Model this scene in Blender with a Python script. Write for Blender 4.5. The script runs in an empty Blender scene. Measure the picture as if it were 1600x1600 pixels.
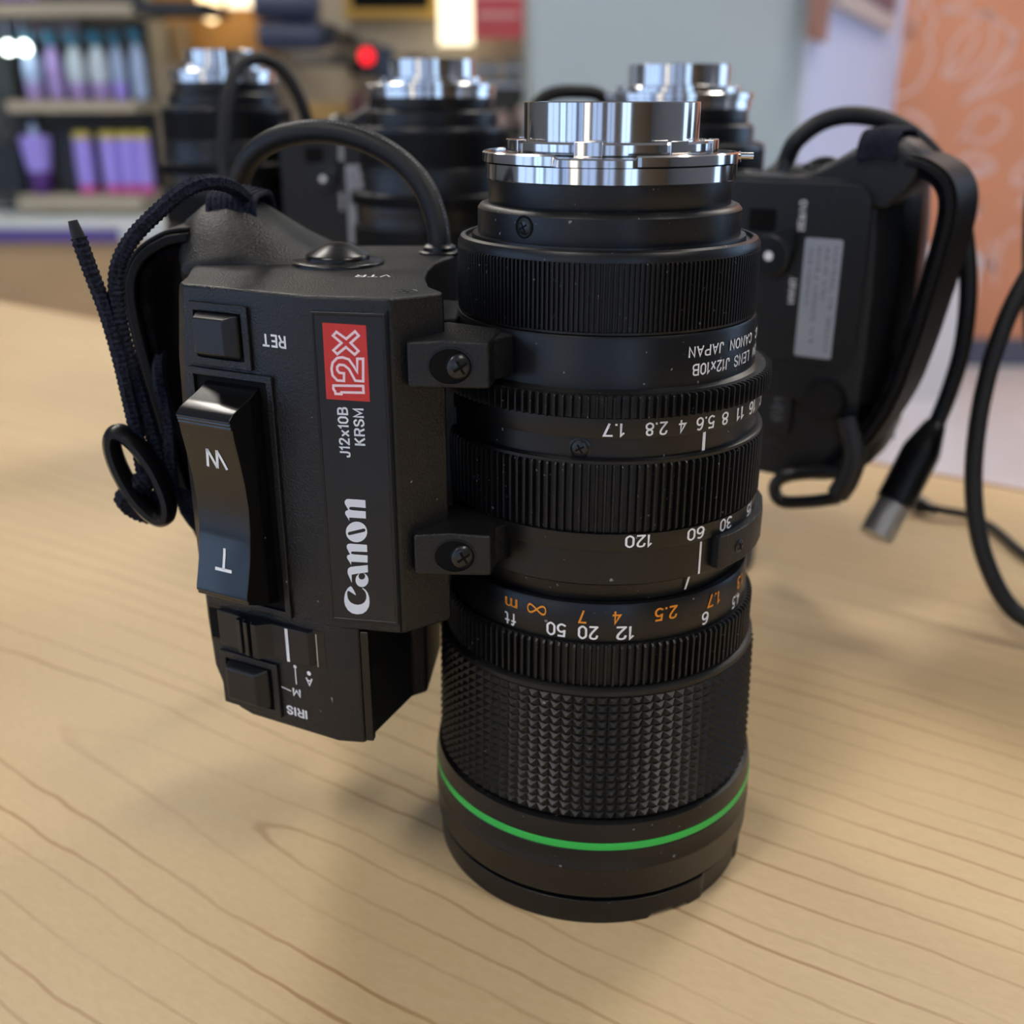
import bpy, bmesh, math, random
from mathutils import Vector, Matrix
from mathutils.geometry import tessellate_polygon
random.seed(7)
sc = bpy.context.scene
C = sc.collection
PI = math.pi

# ------------------------------------------------------------------ camera, world, exposure
# lengths below are written in millimetres; the table top is z = 0 in that frame, 750 mm above the floor
TZ = 0.75
def W(x, y, z): return Vector((x*.001, y*.001, z*.001+TZ))
F = 1650.0; EYE = 200.0; TH = math.atan(642/F)
cam_d = bpy.data.cameras.new('camera'); cam = bpy.data.objects.new('camera', cam_d); C.objects.link(cam)
cam.location = W(0, 0, EYE); cam.rotation_euler = (PI/2-TH, 0, 0)
cam_d.sensor_width = 36; cam_d.lens = 36*F/1600; cam_d.clip_start = .01; cam_d.clip_end = 60
cam_d.dof.use_dof = True; cam_d.dof.focus_distance = .238; cam_d.dof.aperture_fstop = 10.5
sc.camera = cam
sc.view_settings.view_transform = 'Standard'; sc.view_settings.look = 'None'
sc.view_settings.gamma = 1; sc.view_settings.use_curve_mapping = False
sc.view_settings.exposure = EXPO = 1.15
world = bpy.data.worlds.new('world'); sc.world = world; world.use_nodes = True
world.node_tree.nodes['Background'].inputs[0].default_value = (.55, .68, .9, 1)
world.node_tree.nodes['Background'].inputs[1].default_value = .6
K_CEIL = 9.5      # ceiling diffusers
K_WIN = 1.0       # daylight in the shop windows

def at(px, py, Y):
    """point seen at (px,py) in the photograph when it stands Y mm in front of the camera"""
    c, s = math.cos(TH), math.sin(TH)
    a = (px-800)/F; b = (800-py)/F
    t = Y/(c+b*s)
    return (a*t, Y, EYE+t*(-s+b*c))

# ------------------------------------------------------------------ materials
def nodes(m): return m.node_tree.nodes, m.node_tree.links
def mat(name, col, rough=.5, metal=0, spec=.5, coat=0, bump=None, emit=None, estr=0, trans=0, var=None):
    m = bpy.data.materials.new(name); m.use_nodes = True
    n, l = nodes(m); b = n['Principled BSDF']
    b.inputs['Base Color'].default_value = (*col, 1); b.inputs['Roughness'].default_value = rough
    b.inputs['Metallic'].default_value = metal; b.inputs['Specular IOR Level'].default_value = spec
    b.inputs['Coat Weight'].default_value = coat
    b.inputs['Transmission Weight'].default_value = trans
    if emit: b.inputs['Emission Color'].default_value = (*emit, 1); b.inputs['Emission Strength'].default_value = estr
    tc = n.new('ShaderNodeTexCoord')
    if bump:
        sc_, st, dist = bump
        t = n.new('ShaderNodeTexNoise'); t.inputs['Scale'].default_value = sc_; t.inputs['Detail'].default_value = 3
        bp = n.new('ShaderNodeBump'); bp.inputs['Strength'].default_value = st; bp.inputs['Distance'].default_value = dist
        l.new(tc.outputs['Object'], t.inputs['Vector']); l.new(t.outputs[0], bp.inputs['Height']); l.new(bp.outputs[0], b.inputs['Normal'])
    if var:
        sc_, amt = var
        t = n.new('ShaderNodeTexNoise'); t.inputs['Scale'].default_value = sc_; t.inputs['Detail'].default_value = 4
        r = n.new('ShaderNodeValToRGB'); r.color_ramp.elements[0].position = .35; r.color_ramp.elements[1].position = .65
        r.color_ramp.elements[0].color = (*[v*(1-amt) for v in col], 1); r.color_ramp.elements[1].color = (*[min(1, v*(1+amt)) for v in col], 1)
        l.new(tc.outputs['Object'], t.inputs['Vector']); l.new(t.outputs[0], r.inputs[0]); l.new(r.outputs[0], b.inputs['Base Color'])
    return m
def dusty(m, scale=900, thr=.71, col=(.22, .23, .25), soft=.03):
    """fine pale dust specks over a dark surface"""
    n, l = nodes(m); b = n['Principled BSDF']; base = tuple(b.inputs['Base Color'].default_value)
    tc = n.new('ShaderNodeTexCoord'); t = n.new('ShaderNodeTexNoise'); t.inputs['Scale'].default_value = scale; t.inputs['Detail'].default_value = 1
    r = n.new('ShaderNodeValToRGB'); r.color_ramp.elements[0].position = thr; r.color_ramp.elements[1].position = thr+soft
    r.color_ramp.elements[0].color = base; r.color_ramp.elements[1].color = (*col, 1)
    l.new(tc.outputs['Object'], t.inputs['Vector']); l.new(t.outputs[0], r.inputs[0]); l.new(r.outputs[0], b.inputs['Base Color'])
    return m

M = {}
M['barrel'] = dusty(mat('black_anodised_barrel', (.0032, .0034, .004), .36, 0, .5, bump=(1500, .04, .0001)), 700, .76)
M['knurl'] = dusty(mat('black_knurled_rubber', (.0045, .0046, .005), .44, 0, .42), 1100, .74)
M['grip'] = dusty(mat('dark_rubber_grip', (.0085, .0078, .0070), .40, 0, .4), 900, .78)
M['plastic'] = dusty(mat('textured_black_plastic', (.0046, .0048, .0053), .40, 0, .5, bump=(1900, .8, .00028)), 600, .8)
M['smooth'] = mat('smooth_black_plastic', (.0035, .0037, .0045), .3, 0, .5, bump=(900, .05, .0001))
M['rocker'] = dusty(mat('glossy_black_plastic', (.004, .0042, .0045), .2, 0, .5, coat=.2), 500, .79, (.1, .1, .1))
M['button'] = mat('matt_grey_black_button', (.0075, .0085, .010), .38, 0, .45)
M['deep'] = mat('recess_black', (.002, .002, .002), .8, 0, .2)
M['plate'] = mat('name_plate_dark_grey', (.0125, .0145, .018), .32, 0, .45)
M['chrome'] = mat('polished_steel', (.72, .70, .68), .11, 1, .5)
M['chrome2'] = mat('brushed_steel', (.62, .60, .58), .22, 1, .5, bump=(800, .05, .0001))
M['plug'] = mat('frosted_nickel', (.50, .48, .45), .42, .85, .5)
M['screw'] = mat('blackened_steel_screw', (.045, .047, .05), .3, .7, .5)
M['white'] = mat('white_print', (.93, .94, .95), .6)
M['logo'] = mat('silver_white_print', (.80, .84, .90), .5)
M['red'] = mat('red_print', (.62, .035, .03), .45)
M['pink'] = mat('pale_pink_print', (.95, .72, .78), .5)
M['orange_ink'] = mat('orange_print', (.85, .30, .02), .55)
M['green'] = mat('green_ring_enamel', (.035, .55, .085), .4)
M['cable'] = mat('black_rubber_cable', (.010, .010, .011), .5, 0, .4, bump=(250, .12, .0003))
M['leather'] = mat('black_leather', (.0035, .0035, .004), .5, 0, .25, bump=(700, .4, .0004))
M['suede'] = mat('black_plush_lining', (.004, .004, .006), .95, 0, .1, bump=(500, .8, .001), var=(160, .6))
M['cord'] = mat('navy_black_cord', (.013, .015, .027), .85, 0, .2, bump=(1400, .8, .0004), var=(1200, .7))
M['sticker'] = mat('silver_sticker', (.34, .36, .41), .45)
M['cable_print'] = mat('worn_grey_print', (.14, .14, .15), .6)
M['grey_print'] = mat('grey_print', (.10, .11, .13), .6)
M['yellow_plug'] = mat('cream_plastic', (.5, .42, .3), .5)

def wood(name, light, mid, line, ang, cx, cy, dens=1.0):
    """maple: nested cathedral growth lines stretched along the grain, thin brown rings, fine fleck"""
    m = bpy.data.materials.new(name); m.use_nodes = True; n, l = nodes(m); b = n['Principled BSDF']
    def N(t, **k):
        x = n.new(t)
        for a, v in k.items(): setattr(x, a, v)
        return x
    def mth(op, a, bb=None, c=None):
        x = n.new('ShaderNodeMath'); x.operation = op
        for i, v in enumerate((a, bb, c)):
            if v is None: continue
            if isinstance(v, (int, float)): x.inputs[i].default_value = v
            else: l.new(v, x.inputs[i])
        return x.outputs[0]
    tc = N('ShaderNodeTexCoord')
    mp = N('ShaderNodeMapping', vector_type='TEXTURE'); mp.inputs['Rotation'].default_value = (0, 0, ang); mp.inputs['Location'].default_value = (cx, cy, 0)
    l.new(tc.outputs['Object'], mp.inputs[0])
    # waviness
    m2 = N('ShaderNodeMapping'); m2.inputs['Scale'].default_value = (5, 9, 1); l.new(mp.outputs[0], m2.inputs[0])
    nz = N('ShaderNodeTexNoise'); nz.inputs['Scale'].default_value = 1; nz.inputs['Detail'].default_value = 3; nz.inputs['Roughness'].default_value = .45; l.new(m2.outputs[0], nz.inputs[0])
    m3 = N('ShaderNodeMapping'); m3.inputs['Scale'].default_value = (60, 110, 1); l.new(mp.outputs[0], m3.inputs[0])
    nz3 = N('ShaderNodeTexNoise'); nz3.inputs['Scale'].default_value = 1; nz3.inputs['Detail'].default_value = 2; l.new(m3.outputs[0], nz3.inputs[0])
    sp = N('ShaderNodeSeparateXYZ'); l.new(mp.outputs[0], sp.inputs[0])
    u, v = sp.outputs[0], sp.outputs[1]
    u2 = mth('ADD', mth('MULTIPLY', mth('MINIMUM', u, 0), .115), mth('MULTIPLY', mth('MAXIMUM', u, 0), .012))
    f = mth('SQRT', mth('ADD', mth('MULTIPLY', u2, u2), mth('MULTIPLY', v, v)))
    f = mth('ADD', f, mth('MULTIPLY', mth('SUBTRACT', nz.outputs[0], .5), .02))
    f = mth('ADD', f, mth('MULTIPLY', mth('SUBTRACT', nz3.outputs[0], .5), .0022))
    g = mth('MULTIPLY', f, 95*dens)
    fr = mth('FRACT', g)
    # ring strength changes from ring to ring
    fl = mth('FLOOR', g); wn = N('ShaderNodeTexWhiteNoise', noise_dimensions='1D'); l.new(fl, wn.inputs['W'])
    tri = mth('ABSOLUTE', mth('SUBTRACT', fr, mth('ADD', mth('MULTIPLY', wn.outputs[0], .4), .3)))
    ln = N('ShaderNodeMapRange', interpolation_type='SMOOTHSTEP'); ln.inputs['From Min'].default_value = .012; ln.inputs['From Max'].default_value = .085
    ln.inputs['To Min'].default_value = 1; ln.inputs['To Max'].default_value = 0; l.new(tri, ln.inputs[0])
    # lines fade in and out along the grain
    m4 = N('ShaderNodeMapping'); m4.inputs['Scale'].default_value = (9, 30, 1); l.new(mp.outputs[0], m4.inputs[0])
    nz4 = N('ShaderNodeTexNoise'); nz4.inputs['Scale'].default_value = 1; nz4.inputs['Detail'].default_value = 2; l.new(m4.outputs[0], nz4.inputs[0])
    fade = N('ShaderNodeMapRange'); fade.inputs['From Min'].default_value = .35; fade.inputs['From Max'].default_value = .62; l.new(nz4.outputs[0], fade.inputs[0])
    k = mth('MULTIPLY', ln.outputs[0], mth('MULTIPLY', mth('ADD', mth('MULTIPLY', fade.outputs[0], .75), .22), mth('ADD', mth('MULTIPLY', wn.outputs[0], .5), .4)))
    # broad tone
    m5 = N('ShaderNodeMapping'); m5.inputs['Scale'].default_value = (3, 14, 1); l.new(mp.outputs[0], m5.inputs[0])
    nz5 = N('ShaderNodeTexNoise'); nz5.inputs['Scale'].default_value = 1; nz5.inputs['Detail'].default_value = 5; l.new(m5.outputs[0], nz5.inputs[0])
    m6 = N('ShaderNodeMapping'); m6.inputs['Scale'].default_value = (260, 700, 1); l.new(mp.outputs[0], m6.inputs[0])
    nz6 = N('ShaderNodeTexNoise'); nz6.inputs['Scale'].default_value = 1; nz6.inputs['Detail'].default_value = 3; l.new(m6.outputs[0], nz6.inputs[0])
    r1 = N('ShaderNodeMix', data_type='RGBA'); r1.inputs[6].default_value = (*mid, 1); r1.inputs[7].default_value = (*light, 1)
    mr = N('ShaderNodeMapRange'); mr.inputs['From Min'].default_value = .35; mr.inputs['From Max'].default_value = .65; l.new(mth('ADD', mth('MULTIPLY', nz5.outputs[0], .6), mth('MULTIPLY', nz6.outputs[0], .4)), mr.inputs[0]); l.new(mr.outputs[0], r1.inputs[0])
    r2 = N('ShaderNodeMix', data_type='RGBA'); r2.inputs[7].default_value = (*line, 1); l.new(r1.outputs[2], r2.inputs[6]); l.new(k, r2.inputs[0])
    l.new(r2.outputs[2], b.inputs['Base Color'])
    b.inputs['Roughness'].default_value = .42; b.inputs['Specular IOR Level'].default_value = .35
    return m
M['maple'] = wood('maple_table_top', (.715, .535, .31), (.645, .465, .25), (.40, .205, .09), math.radians(-34), -.039, .234)
M['maple_dark'] = mat('brown_leg_and_edge_reflection', (.33, .13, .06), .5)  # leg brown; on the table rim it paints a reddish reflection
M['cabinet_wood'] = mat('tan_cabinet_laminate', (.50, .34, .18), .6, var=(3, .1))

# ------------------------------------------------------------------ mesh builder
class MB:
    def __init__(s): s.v = []; s.f = []
    def add(s, vs, fs):
        o = len(s.v); s.v += [tuple(v) for v in vs]; s.f += [tuple(i+o for i in f) for f in fs]; return s
    def box(s, x0, x1, y0, y1, z0, z1):
        return s.add([(x0,y0,z0),(x1,y0,z0),(x1,y1,z0),(x0,y1,z0),(x0,y0,z1),(x1,y0,z1),(x1,y1,z1),(x0,y1,z1)],
                     [(0,3,2,1),(4,5,6,7),(0,1,5,4),(1,2,6,5),(2,3,7,6),(3,0,4,7)])
    def lathe(s, prof, seg=128, close=False, cx=0, cy=0):
        n = len(prof); vs = []; fs = []
        for i in range(seg):
            a = 2*PI*i/seg
            for r, z in prof: vs.append((cx+r*math.cos(a), cy+r*math.sin(a), z))
        for i in range(seg):
            j = (i+1) % seg
            for k in range(n-1 if not close else n):
                k2 = (k+1) % n
                fs.append((i*n+k, j*n+k, j*n+k2, i*n+k2))
        s.add(vs, fs)
        if not close:
            o = len(s.v)-len(vs)
            if prof[0][0] > .001: s.f.append(tuple(o+i*n for i in reversed(range(seg))))
            if prof[-1][0] > .001: s.f.append(tuple(o+i*n+n-1 for i in range(seg)))
        return s
    def loft(s, rings, cap=True):
        n = len(rings[0]); vs = [p for r in rings for p in r]; fs = []
        for a in range(len(rings)-1):
            for k in range(n):
                k2 = (k+1) % n
                fs.append((a*n+k, a*n+k2, (a+1)*n+k2, (a+1)*n+k))
        if cap: fs.append(tuple(reversed(range(n)))); fs.append(tuple((len(rings)-1)*n+k for k in range(n)))
        return s.add(vs, fs)
    def prism(s, poly, z0, z1): return s.loft([[(x, y, z0) for x, y in poly], [(x, y, z1) for x, y in poly]])
    def tube(s, pts, r, seg=16, sub=6, cap=True):
        P = catmull(pts, sub); n = len(P); rings = []
        R = r if callable(r) else (lambda t: r)
        up = Vector((0, 0, 1)); prev = None
        for i, p in enumerate(P):
            d = (P[min(i+1, n-1)]-P[max(i-1, 0)]).normalized()
            if prev is None: nx = d.cross(up) if abs(d.dot(up)) < .95 else d.cross(Vector((1, 0, 0)))
            else: nx = prev - d*prev.dot(d)
            nx.normalize(); prev = nx; ny = d.cross(nx); rr = R(i/(n-1))
            rings.append([p+nx*rr*math.cos(2*PI*k/seg)+ny*rr*math.sin(2*PI*k/seg) for k in range(seg)])
        return s.loft(rings, cap)
    def poly(s, outer, holes=()):
        loops = [[Vector(p) for p in outer]]+[[Vector(p) for p in h] for h in holes]
        t = tessellate_polygon(loops); vs = [p for lp in loops for p in lp]
        return s.add(vs, [tuple(x) for x in t])
    def apply(s, fn): s.v = [tuple(fn(*v)) for v in s.v]; return s
def catmull(pts, sub):
    P = [Vector(p) for p in pts]
    if sub <= 1 or len(P) < 3: return P
    out = []
    for i in range(len(P)-1):
        p0 = P[i-1] if i else P[0]*2-P[1]; p1 = P[i]; p2 = P[i+1]; p3 = P[i+2] if i+2 < len(P) else P[-1]*2-P[-2]
        for k in range(sub):
            t = k/sub
            out.append(.5*((2*p1)+(p2-p0)*t+(2*p0-5*p1+4*p2-p3)*t*t+(3*p1-p0-3*p2+p3)*t**3))
    return out+[P[-1]]
def obj(name, mb, m, parent=None, smooth=True, bevel=0, segs=2, angle=35, kind=None, label=None, fix=True):
    me = bpy.data.meshes.new(name); me.from_pydata([(x*.001, y*.001, z*.001) for x, y, z in mb.v], [], mb.f); me.validate()
    if fix:
        bm = bmesh.new(); bm.from_mesh(me); bmesh.ops.recalc_face_normals(bm, faces=bm.faces); bm.to_mesh(me); bm.free()
    if smooth:
        me.polygons.foreach_set('use_smooth', [True]*len(me.polygons)); me.set_sharp_from_angle(angle=math.radians(angle))
    me.materials.append(M[m] if isinstance(m, str) else m)
    o = bpy.data.objects.new(name, me); C.objects.link(o)
    if parent: o.parent = parent
    if bevel:
        b = o.modifiers.new('bevel', 'BEVEL'); b.width = bevel*.001; b.segments = segs; b.limit_method = 'ANGLE'; b.angle_limit = math.radians(30); b.harden_normals = True
    if kind: o['kind'] = kind
    if label: o['label'] = label
    return o
def thing(name, label, cat, loc=(0, 0, 0), rz=0, group=None):
    o = bpy.data.objects.new(name, None); C.objects.link(o); o.empty_display_size = .02
    o.location = W(*loc); o.rotation_euler = (0, 0, rz); o['label'] = label; o['category'] = cat
    if group: o['group'] = group
    return o
def tag(o, label, cat, loc=None, group=None, rz=0):
    o['label'] = label; o['category'] = cat
    if group: o['group'] = group
    if loc: o.location = W(*loc)
    o.rotation_euler = (0, 0, rz); return o
def struct(name, mb, m, smooth=False, **k):
    """setting piece written in the table frame"""
    o = obj(name, mb, m, smooth=smooth, **k); o.location = (0, 0, TZ); o['kind'] = 'structure'; return o

# ------------------------------------------------------------------ lettering
GL = {   # engraved stroke letters on a 6 unit high grid: 'l' straight, 's' smooth
 '0': [('s', [(0,3),(.12,4.9),(1.5,6),(2.9,4.9),(3,3),(2.9,1.1),(1.5,0),(.12,1.1),(0,3)])], '1': [('l', [(-.1,4.7),(.9,6),(.9,0)])],
 '2': [('s', [(0,4.5),(.4,5.6),(1.5,6),(2.7,5.6),(2.9,4.4),(2.1,2.8),(0,0)]), ('l', [(0,0),(3.05,0)])],
 '3': [('s', [(.1,5.3),(1.5,6),(2.7,5.3),(2.6,3.9),(1.2,3.2)]), ('s', [(1.2,3.2),(2.8,2.6),(2.9,1),(1.5,0),(0,.7)])],
 '4': [('l', [(2.3,0),(2.3,6),(0,1.7),(3.2,1.7)])], '5': [('l', [(2.8,6),(.4,6),(.15,3.2)]), ('s', [(.15,3.2),(1.6,3.9),(2.9,3),(2.9,1.1),(1.5,0),(0,.6)])],
 '6': [('s', [(2.6,5.7),(1.6,6),(.5,5),(.02,2.8),(.2,.9),(1.5,0),(2.9,.8),(2.9,2.8),(1.5,3.6),(.1,2.4)])], '7': [('l', [(0,6),(3.1,6),(1.1,0)])],
 '8': [('s', [(1.5,3.2),(.3,4),(.4,5.5),(1.5,6),(2.6,5.5),(2.7,4),(1.5,3.2),(.1,2.4),(.1,.8),(1.5,0),(2.9,.8),(2.9,2.4),(1.5,3.2)])],
 '9': [('s', [(.4,.3),(1.4,0),(2.5,1),(3,3.2),(2.8,5.1),(1.5,6),(.1,5.2),(.1,3.2),(1.5,2.4),(2.9,3.6)])],
 '.': [('l', [(.2,.1),(.2,.5)])], 'f': [('s', [(2.3,5.7),(1.5,6),(1,5)]), ('l', [(1,5),(1,0)]), ('l', [(0,3.9),(2.2,3.9)])],
 't': [('l', [(1,5.7),(1,1)]), ('s', [(1,1),(1.4,.1),(2.3,.1)]), ('l', [(0,3.9),(2.2,3.9)])],
 'm': [('l', [(0,0),(0,6)]), ('s', [(0,4.4),(1,5.8),(2.1,5),(2.2,3)]), ('l', [(2.2,3),(2.2,0)]), ('s', [(2.2,4.4),(3.2,5.8),(4.3,5),(4.4,3)]), ('l', [(4.4,3),(4.4,0)])],
 'x': [('l', [(0,0),(2.6,4)]), ('l', [(0,4),(2.6,0)])], 'A': [('l', [(0,0),(1.8,6),(3.6,0)]), ('l', [(.6,1.9),(3,1.9)])],
 'B': [('l', [(0,3.1),(2,3.1)]), ('l', [(2,6),(0,6),(0,0),(2,0)]), ('s', [(2,6),(3,5.4),(3,3.7),(2,3.1)]), ('s', [(2,3.1),(3.2,2.5),(3.2,.6),(2,0)])],
 'C': [('s', [(3.2,4.4),(2.6,5.7),(1.4,6),(.2,4.8),(0,3),(.2,1.2),(1.4,0),(2.6,.3),(3.2,1.6)])], 'D': [('l', [(1.6,6),(0,6),(0,0),(1.6,0)]), ('s', [(1.6,6),(3,5),(3.3,3),(3,1),(1.6,0)])],
 'E': [('l', [(2.8,6),(0,6),(0,0),(2.8,0)]), ('l', [(0,3.1),(2.5,3.1)])], 'I': [('l', [(.2,0),(.2,6)])], 'J': [('l', [(2.4,6),(2.4,1.6)]), ('s', [(2.4,1.6),(2,.2),(1.1,0),(.2,.3),(0,1.6)])],
 'K': [('l', [(0,0),(0,6)]), ('l', [(3,6),(0,2.4)]), ('l', [(1.1,3.6),(3.2,0)])], 'L': [('l', [(0,6),(0,0),(2.6,0)])], 'M': [('l', [(0,0),(0,6),(2,1.2),(4,6),(4,0)])],
 'N': [('l', [(0,0),(0,6),(3.2,0),(3.2,6)])], 'O': [('s', [(0,3),(.2,4.9),(1.75,6),(3.3,4.9),(3.5,3),(3.3,1.1),(1.75,0),(.2,1.1),(0,3)])], 'P': [('l', [(0,0),(0,6),(2,6)]), ('s', [(2,6),(3.1,5.4),(3.1,3.4),(2,2.8)]), ('l', [(2,2.8),(0,2.8)])],
 'R': [('l', [(0,0),(0,6),(2,6)]), ('s', [(2,6),(3.1,5.4),(3.1,3.6),(2,3)]), ('l', [(2,3),(0,3)]), ('l', [(2,3),(3.2,0)])], 'S': [('s', [(3,4.7),(2.4,5.8),(1.4,6),(.2,5.2),(.4,3.8),(1.6,3.1),(2.9,2.3),(3,.8),(1.6,0),(.5,.3),(0,1.4)])],
 'T': [('l', [(0,6),(3.4,6)]), ('l', [(1.7,6),(1.7,0)])], 'U': [('l', [(0,6),(0,2)]), ('s', [(0,2),(.3,.4),(1.6,0),(2.9,.4),(3.2,2)]), ('l', [(3.2,2),(3.2,6)])], 'V': [('l', [(0,6),(1.8,0),(3.6,6)])], 'Z': [('l', [(0,6),(3.2,6),(0,0),(3.2,0)])],
}
_gc = {}
def glyphs(text, wd):
    if (text, wd) in _gc: return _gc[(text, wd)]
    vs = []; fs = []; x = 0
    for ch in text:
        if ch == ' ': x += 2.4; continue
        mx = 0
        for k, pts in GL[ch]:
            P = [Vector(p) for p in pts]; mx = max(mx, max(p.x for p in P))
            if k == 's': P = [Vector(q[:2]) for q in catmull([(p.x, p.y, 0) for p in P], 4)]
            closed = (P[0]-P[-1]).length < 1e-4; n = len(P)
            if not closed:
                a = (P[0]-P[1]).normalized()*wd*.35; b = (P[-1]-P[-2]).normalized()*wd*.35; P = [P[0]+a]+P[1:-1]+[P[-1]+b]
            o = len(vs)
            for i, p in enumerate(P):
                d1 = (p-P[i-1]).normalized() if i else ((p-P[-2]).normalized() if closed else (P[1]-p).normalized())
                d2 = (P[i+1]-p).normalized() if i < n-1 else ((P[1]-p).normalized() if closed else d1)
                m = Vector((-(d1.y+d2.y), d1.x+d2.x))
                m = m.normalized() if m.length > 1e-5 else Vector((-d1.y, d1.x)); c = max(.5, abs(m.dot(Vector((-d1.y, d1.x)))))
                for s_ in (1, -1): q = p+m*(s_*wd/2/c); vs.append((x+q.x, q.y))
            fs += [(o+2*i, o+2*i+1, o+2*i+3, o+2*i+2) for i in range(n-1)]
        x += mx+wd+.75
    x0 = min(v[0] for v in vs); x1 = max(v[0] for v in vs); y0 = -wd/2; y1 = 6+wd/2
    r = ([((a-x0)/(x1-x0), (b-y0)/(y1-y0)) for a, b in vs], fs); _gc[(text, wd)] = r; return r
def put_text(mb, text, fn, wd=.85):
    """fn maps (s,t) in the unit box of the word (s along, t up) to a point"""
    vs, fs = glyphs(text, wd); mb.add([fn(s, t) for s, t in vs], fs)
def ribbon(mb, loop, w, fn):
    """closed outline of width w, fn maps 2D to 3D"""
    n = len(loop); P = [Vector(p) for p in loop]; a = []; b = []
    for i in range(n):
        d1 = (P[i]-P[i-1]).normalized(); d2 = (P[(i+1) % n]-P[i]).normalized()
        m = Vector((-(d1.y+d2.y), d1.x+d2.x)); m.normalize(); c = max(.45, abs(m.dot(Vector((-d1.y, d1.x)))))
        a.append(P[i]+m*w/2/c); b.append(P[i]-m*w/2/c)
    mb.add([fn(*p) for p in a+b], [(i, (i+1) % n, n+(i+1) % n, n+i) for i in range(n)])
# ------------------------------------------------------------------ the lens
# lens frame: optical axis = z, front face on the table (z = 0), grip towards -x, rocker side towards -y
A_ = Vector((-98.2, -20.7, 0)); B_ = Vector((-66.5, -36.7, 0)); E_ = Vector((-48.8, -39.8, 0))
U1 = (B_-A_).normalized(); N1 = Vector((U1.y, -U1.x, 0)); U2 = (E_-B_).normalized(); N2 = Vector((U2.y, -U2.x, 0))
def s1(u, p, z): q = A_+U1*u+N1*p; return (q.x, q.y, z)      # on the rocker panel: along, outwards, height
def s2(u, p, z): q = B_+U2*u+N2*p; return (q.x, q.y, z)      # on the name panel
def cyl(phi, r, z): a = math.radians(phi); return (r*math.sin(a), -r*math.cos(a), z)

def gear(mb, r_in, r_out, z0, z1, n, duty=.5, ch=.5):
    """ribbed ring: n straight ribs with chamfered ends"""
    rings = []
    for (ro, z) in ((r_in, z0), (r_out-ch, z0), (r_out, z0+ch), (r_out, z1-ch), (r_out-ch, z1), (r_in, z1)):
        ri = min(ro, r_in); ring = []
        for i in range(n):
            a0 = 2*PI*i/n; w = 2*PI/n
            for fr, rr in ((0, ri), (.12, ro), (duty, ro), (duty+.12, ri)):
                a = a0+w*fr; ring.append((rr*math.cos(a), rr*math.sin(a), z))
        rings.append(ring)
    return mb.loft(rings)
def cross_screw(parent, centre, normal, r, name='screw', domed=.35, rim=None):
    """cross-recessed screw head facing along normal"""
    N = Vector(normal).normalized(); up = Vector((0, 0, 1)) if abs(N.z) < .9 else Vector((0, 1, 0))
    X = up.cross(N).normalized(); Y = N.cross(X); c = Vector(centre)
    seg = 24; mb = MB()
    mb.lathe([(r, -1.2), (r, .15*r), (r*.85, r*domed*.7), (r*.5, r*domed), (0.0005, r*domed*1.05)], seg)
    mb.apply(lambda x, y, z: c+X*x+Y*y+N*z)
    o = obj(name, mb, 'screw', parent)
    k = MB(); w = r*.11; L = r*.62
    k.box(-L, L, -w, w, r*domed*.4, r*domed*1.07); k.box(-w, w, -L, L, r*domed*.4, r*domed*1.08)
    an = .5
    k.apply(lambda x, y, z: c+X*(x*math.cos(an)-y*math.sin(an))+Y*(x*math.sin(an)+y*math.cos(an))+N*z)
    obj('cross_recess', k, 'deep', o, smooth=False)
    return o
def num(mb, text, a0, a1, z1, z0, r, flip=True, wd=.95):
    # inverted lettering wrapped on a cylinder
    put_text(mb, text, lambda s, t: cyl(a1+(a0-a1)*s, r, z1+(z0-z1)*t) if flip else cyl(a0+(a1-a0)*s, r, z0+(z1-z0)*t), wd)
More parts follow.
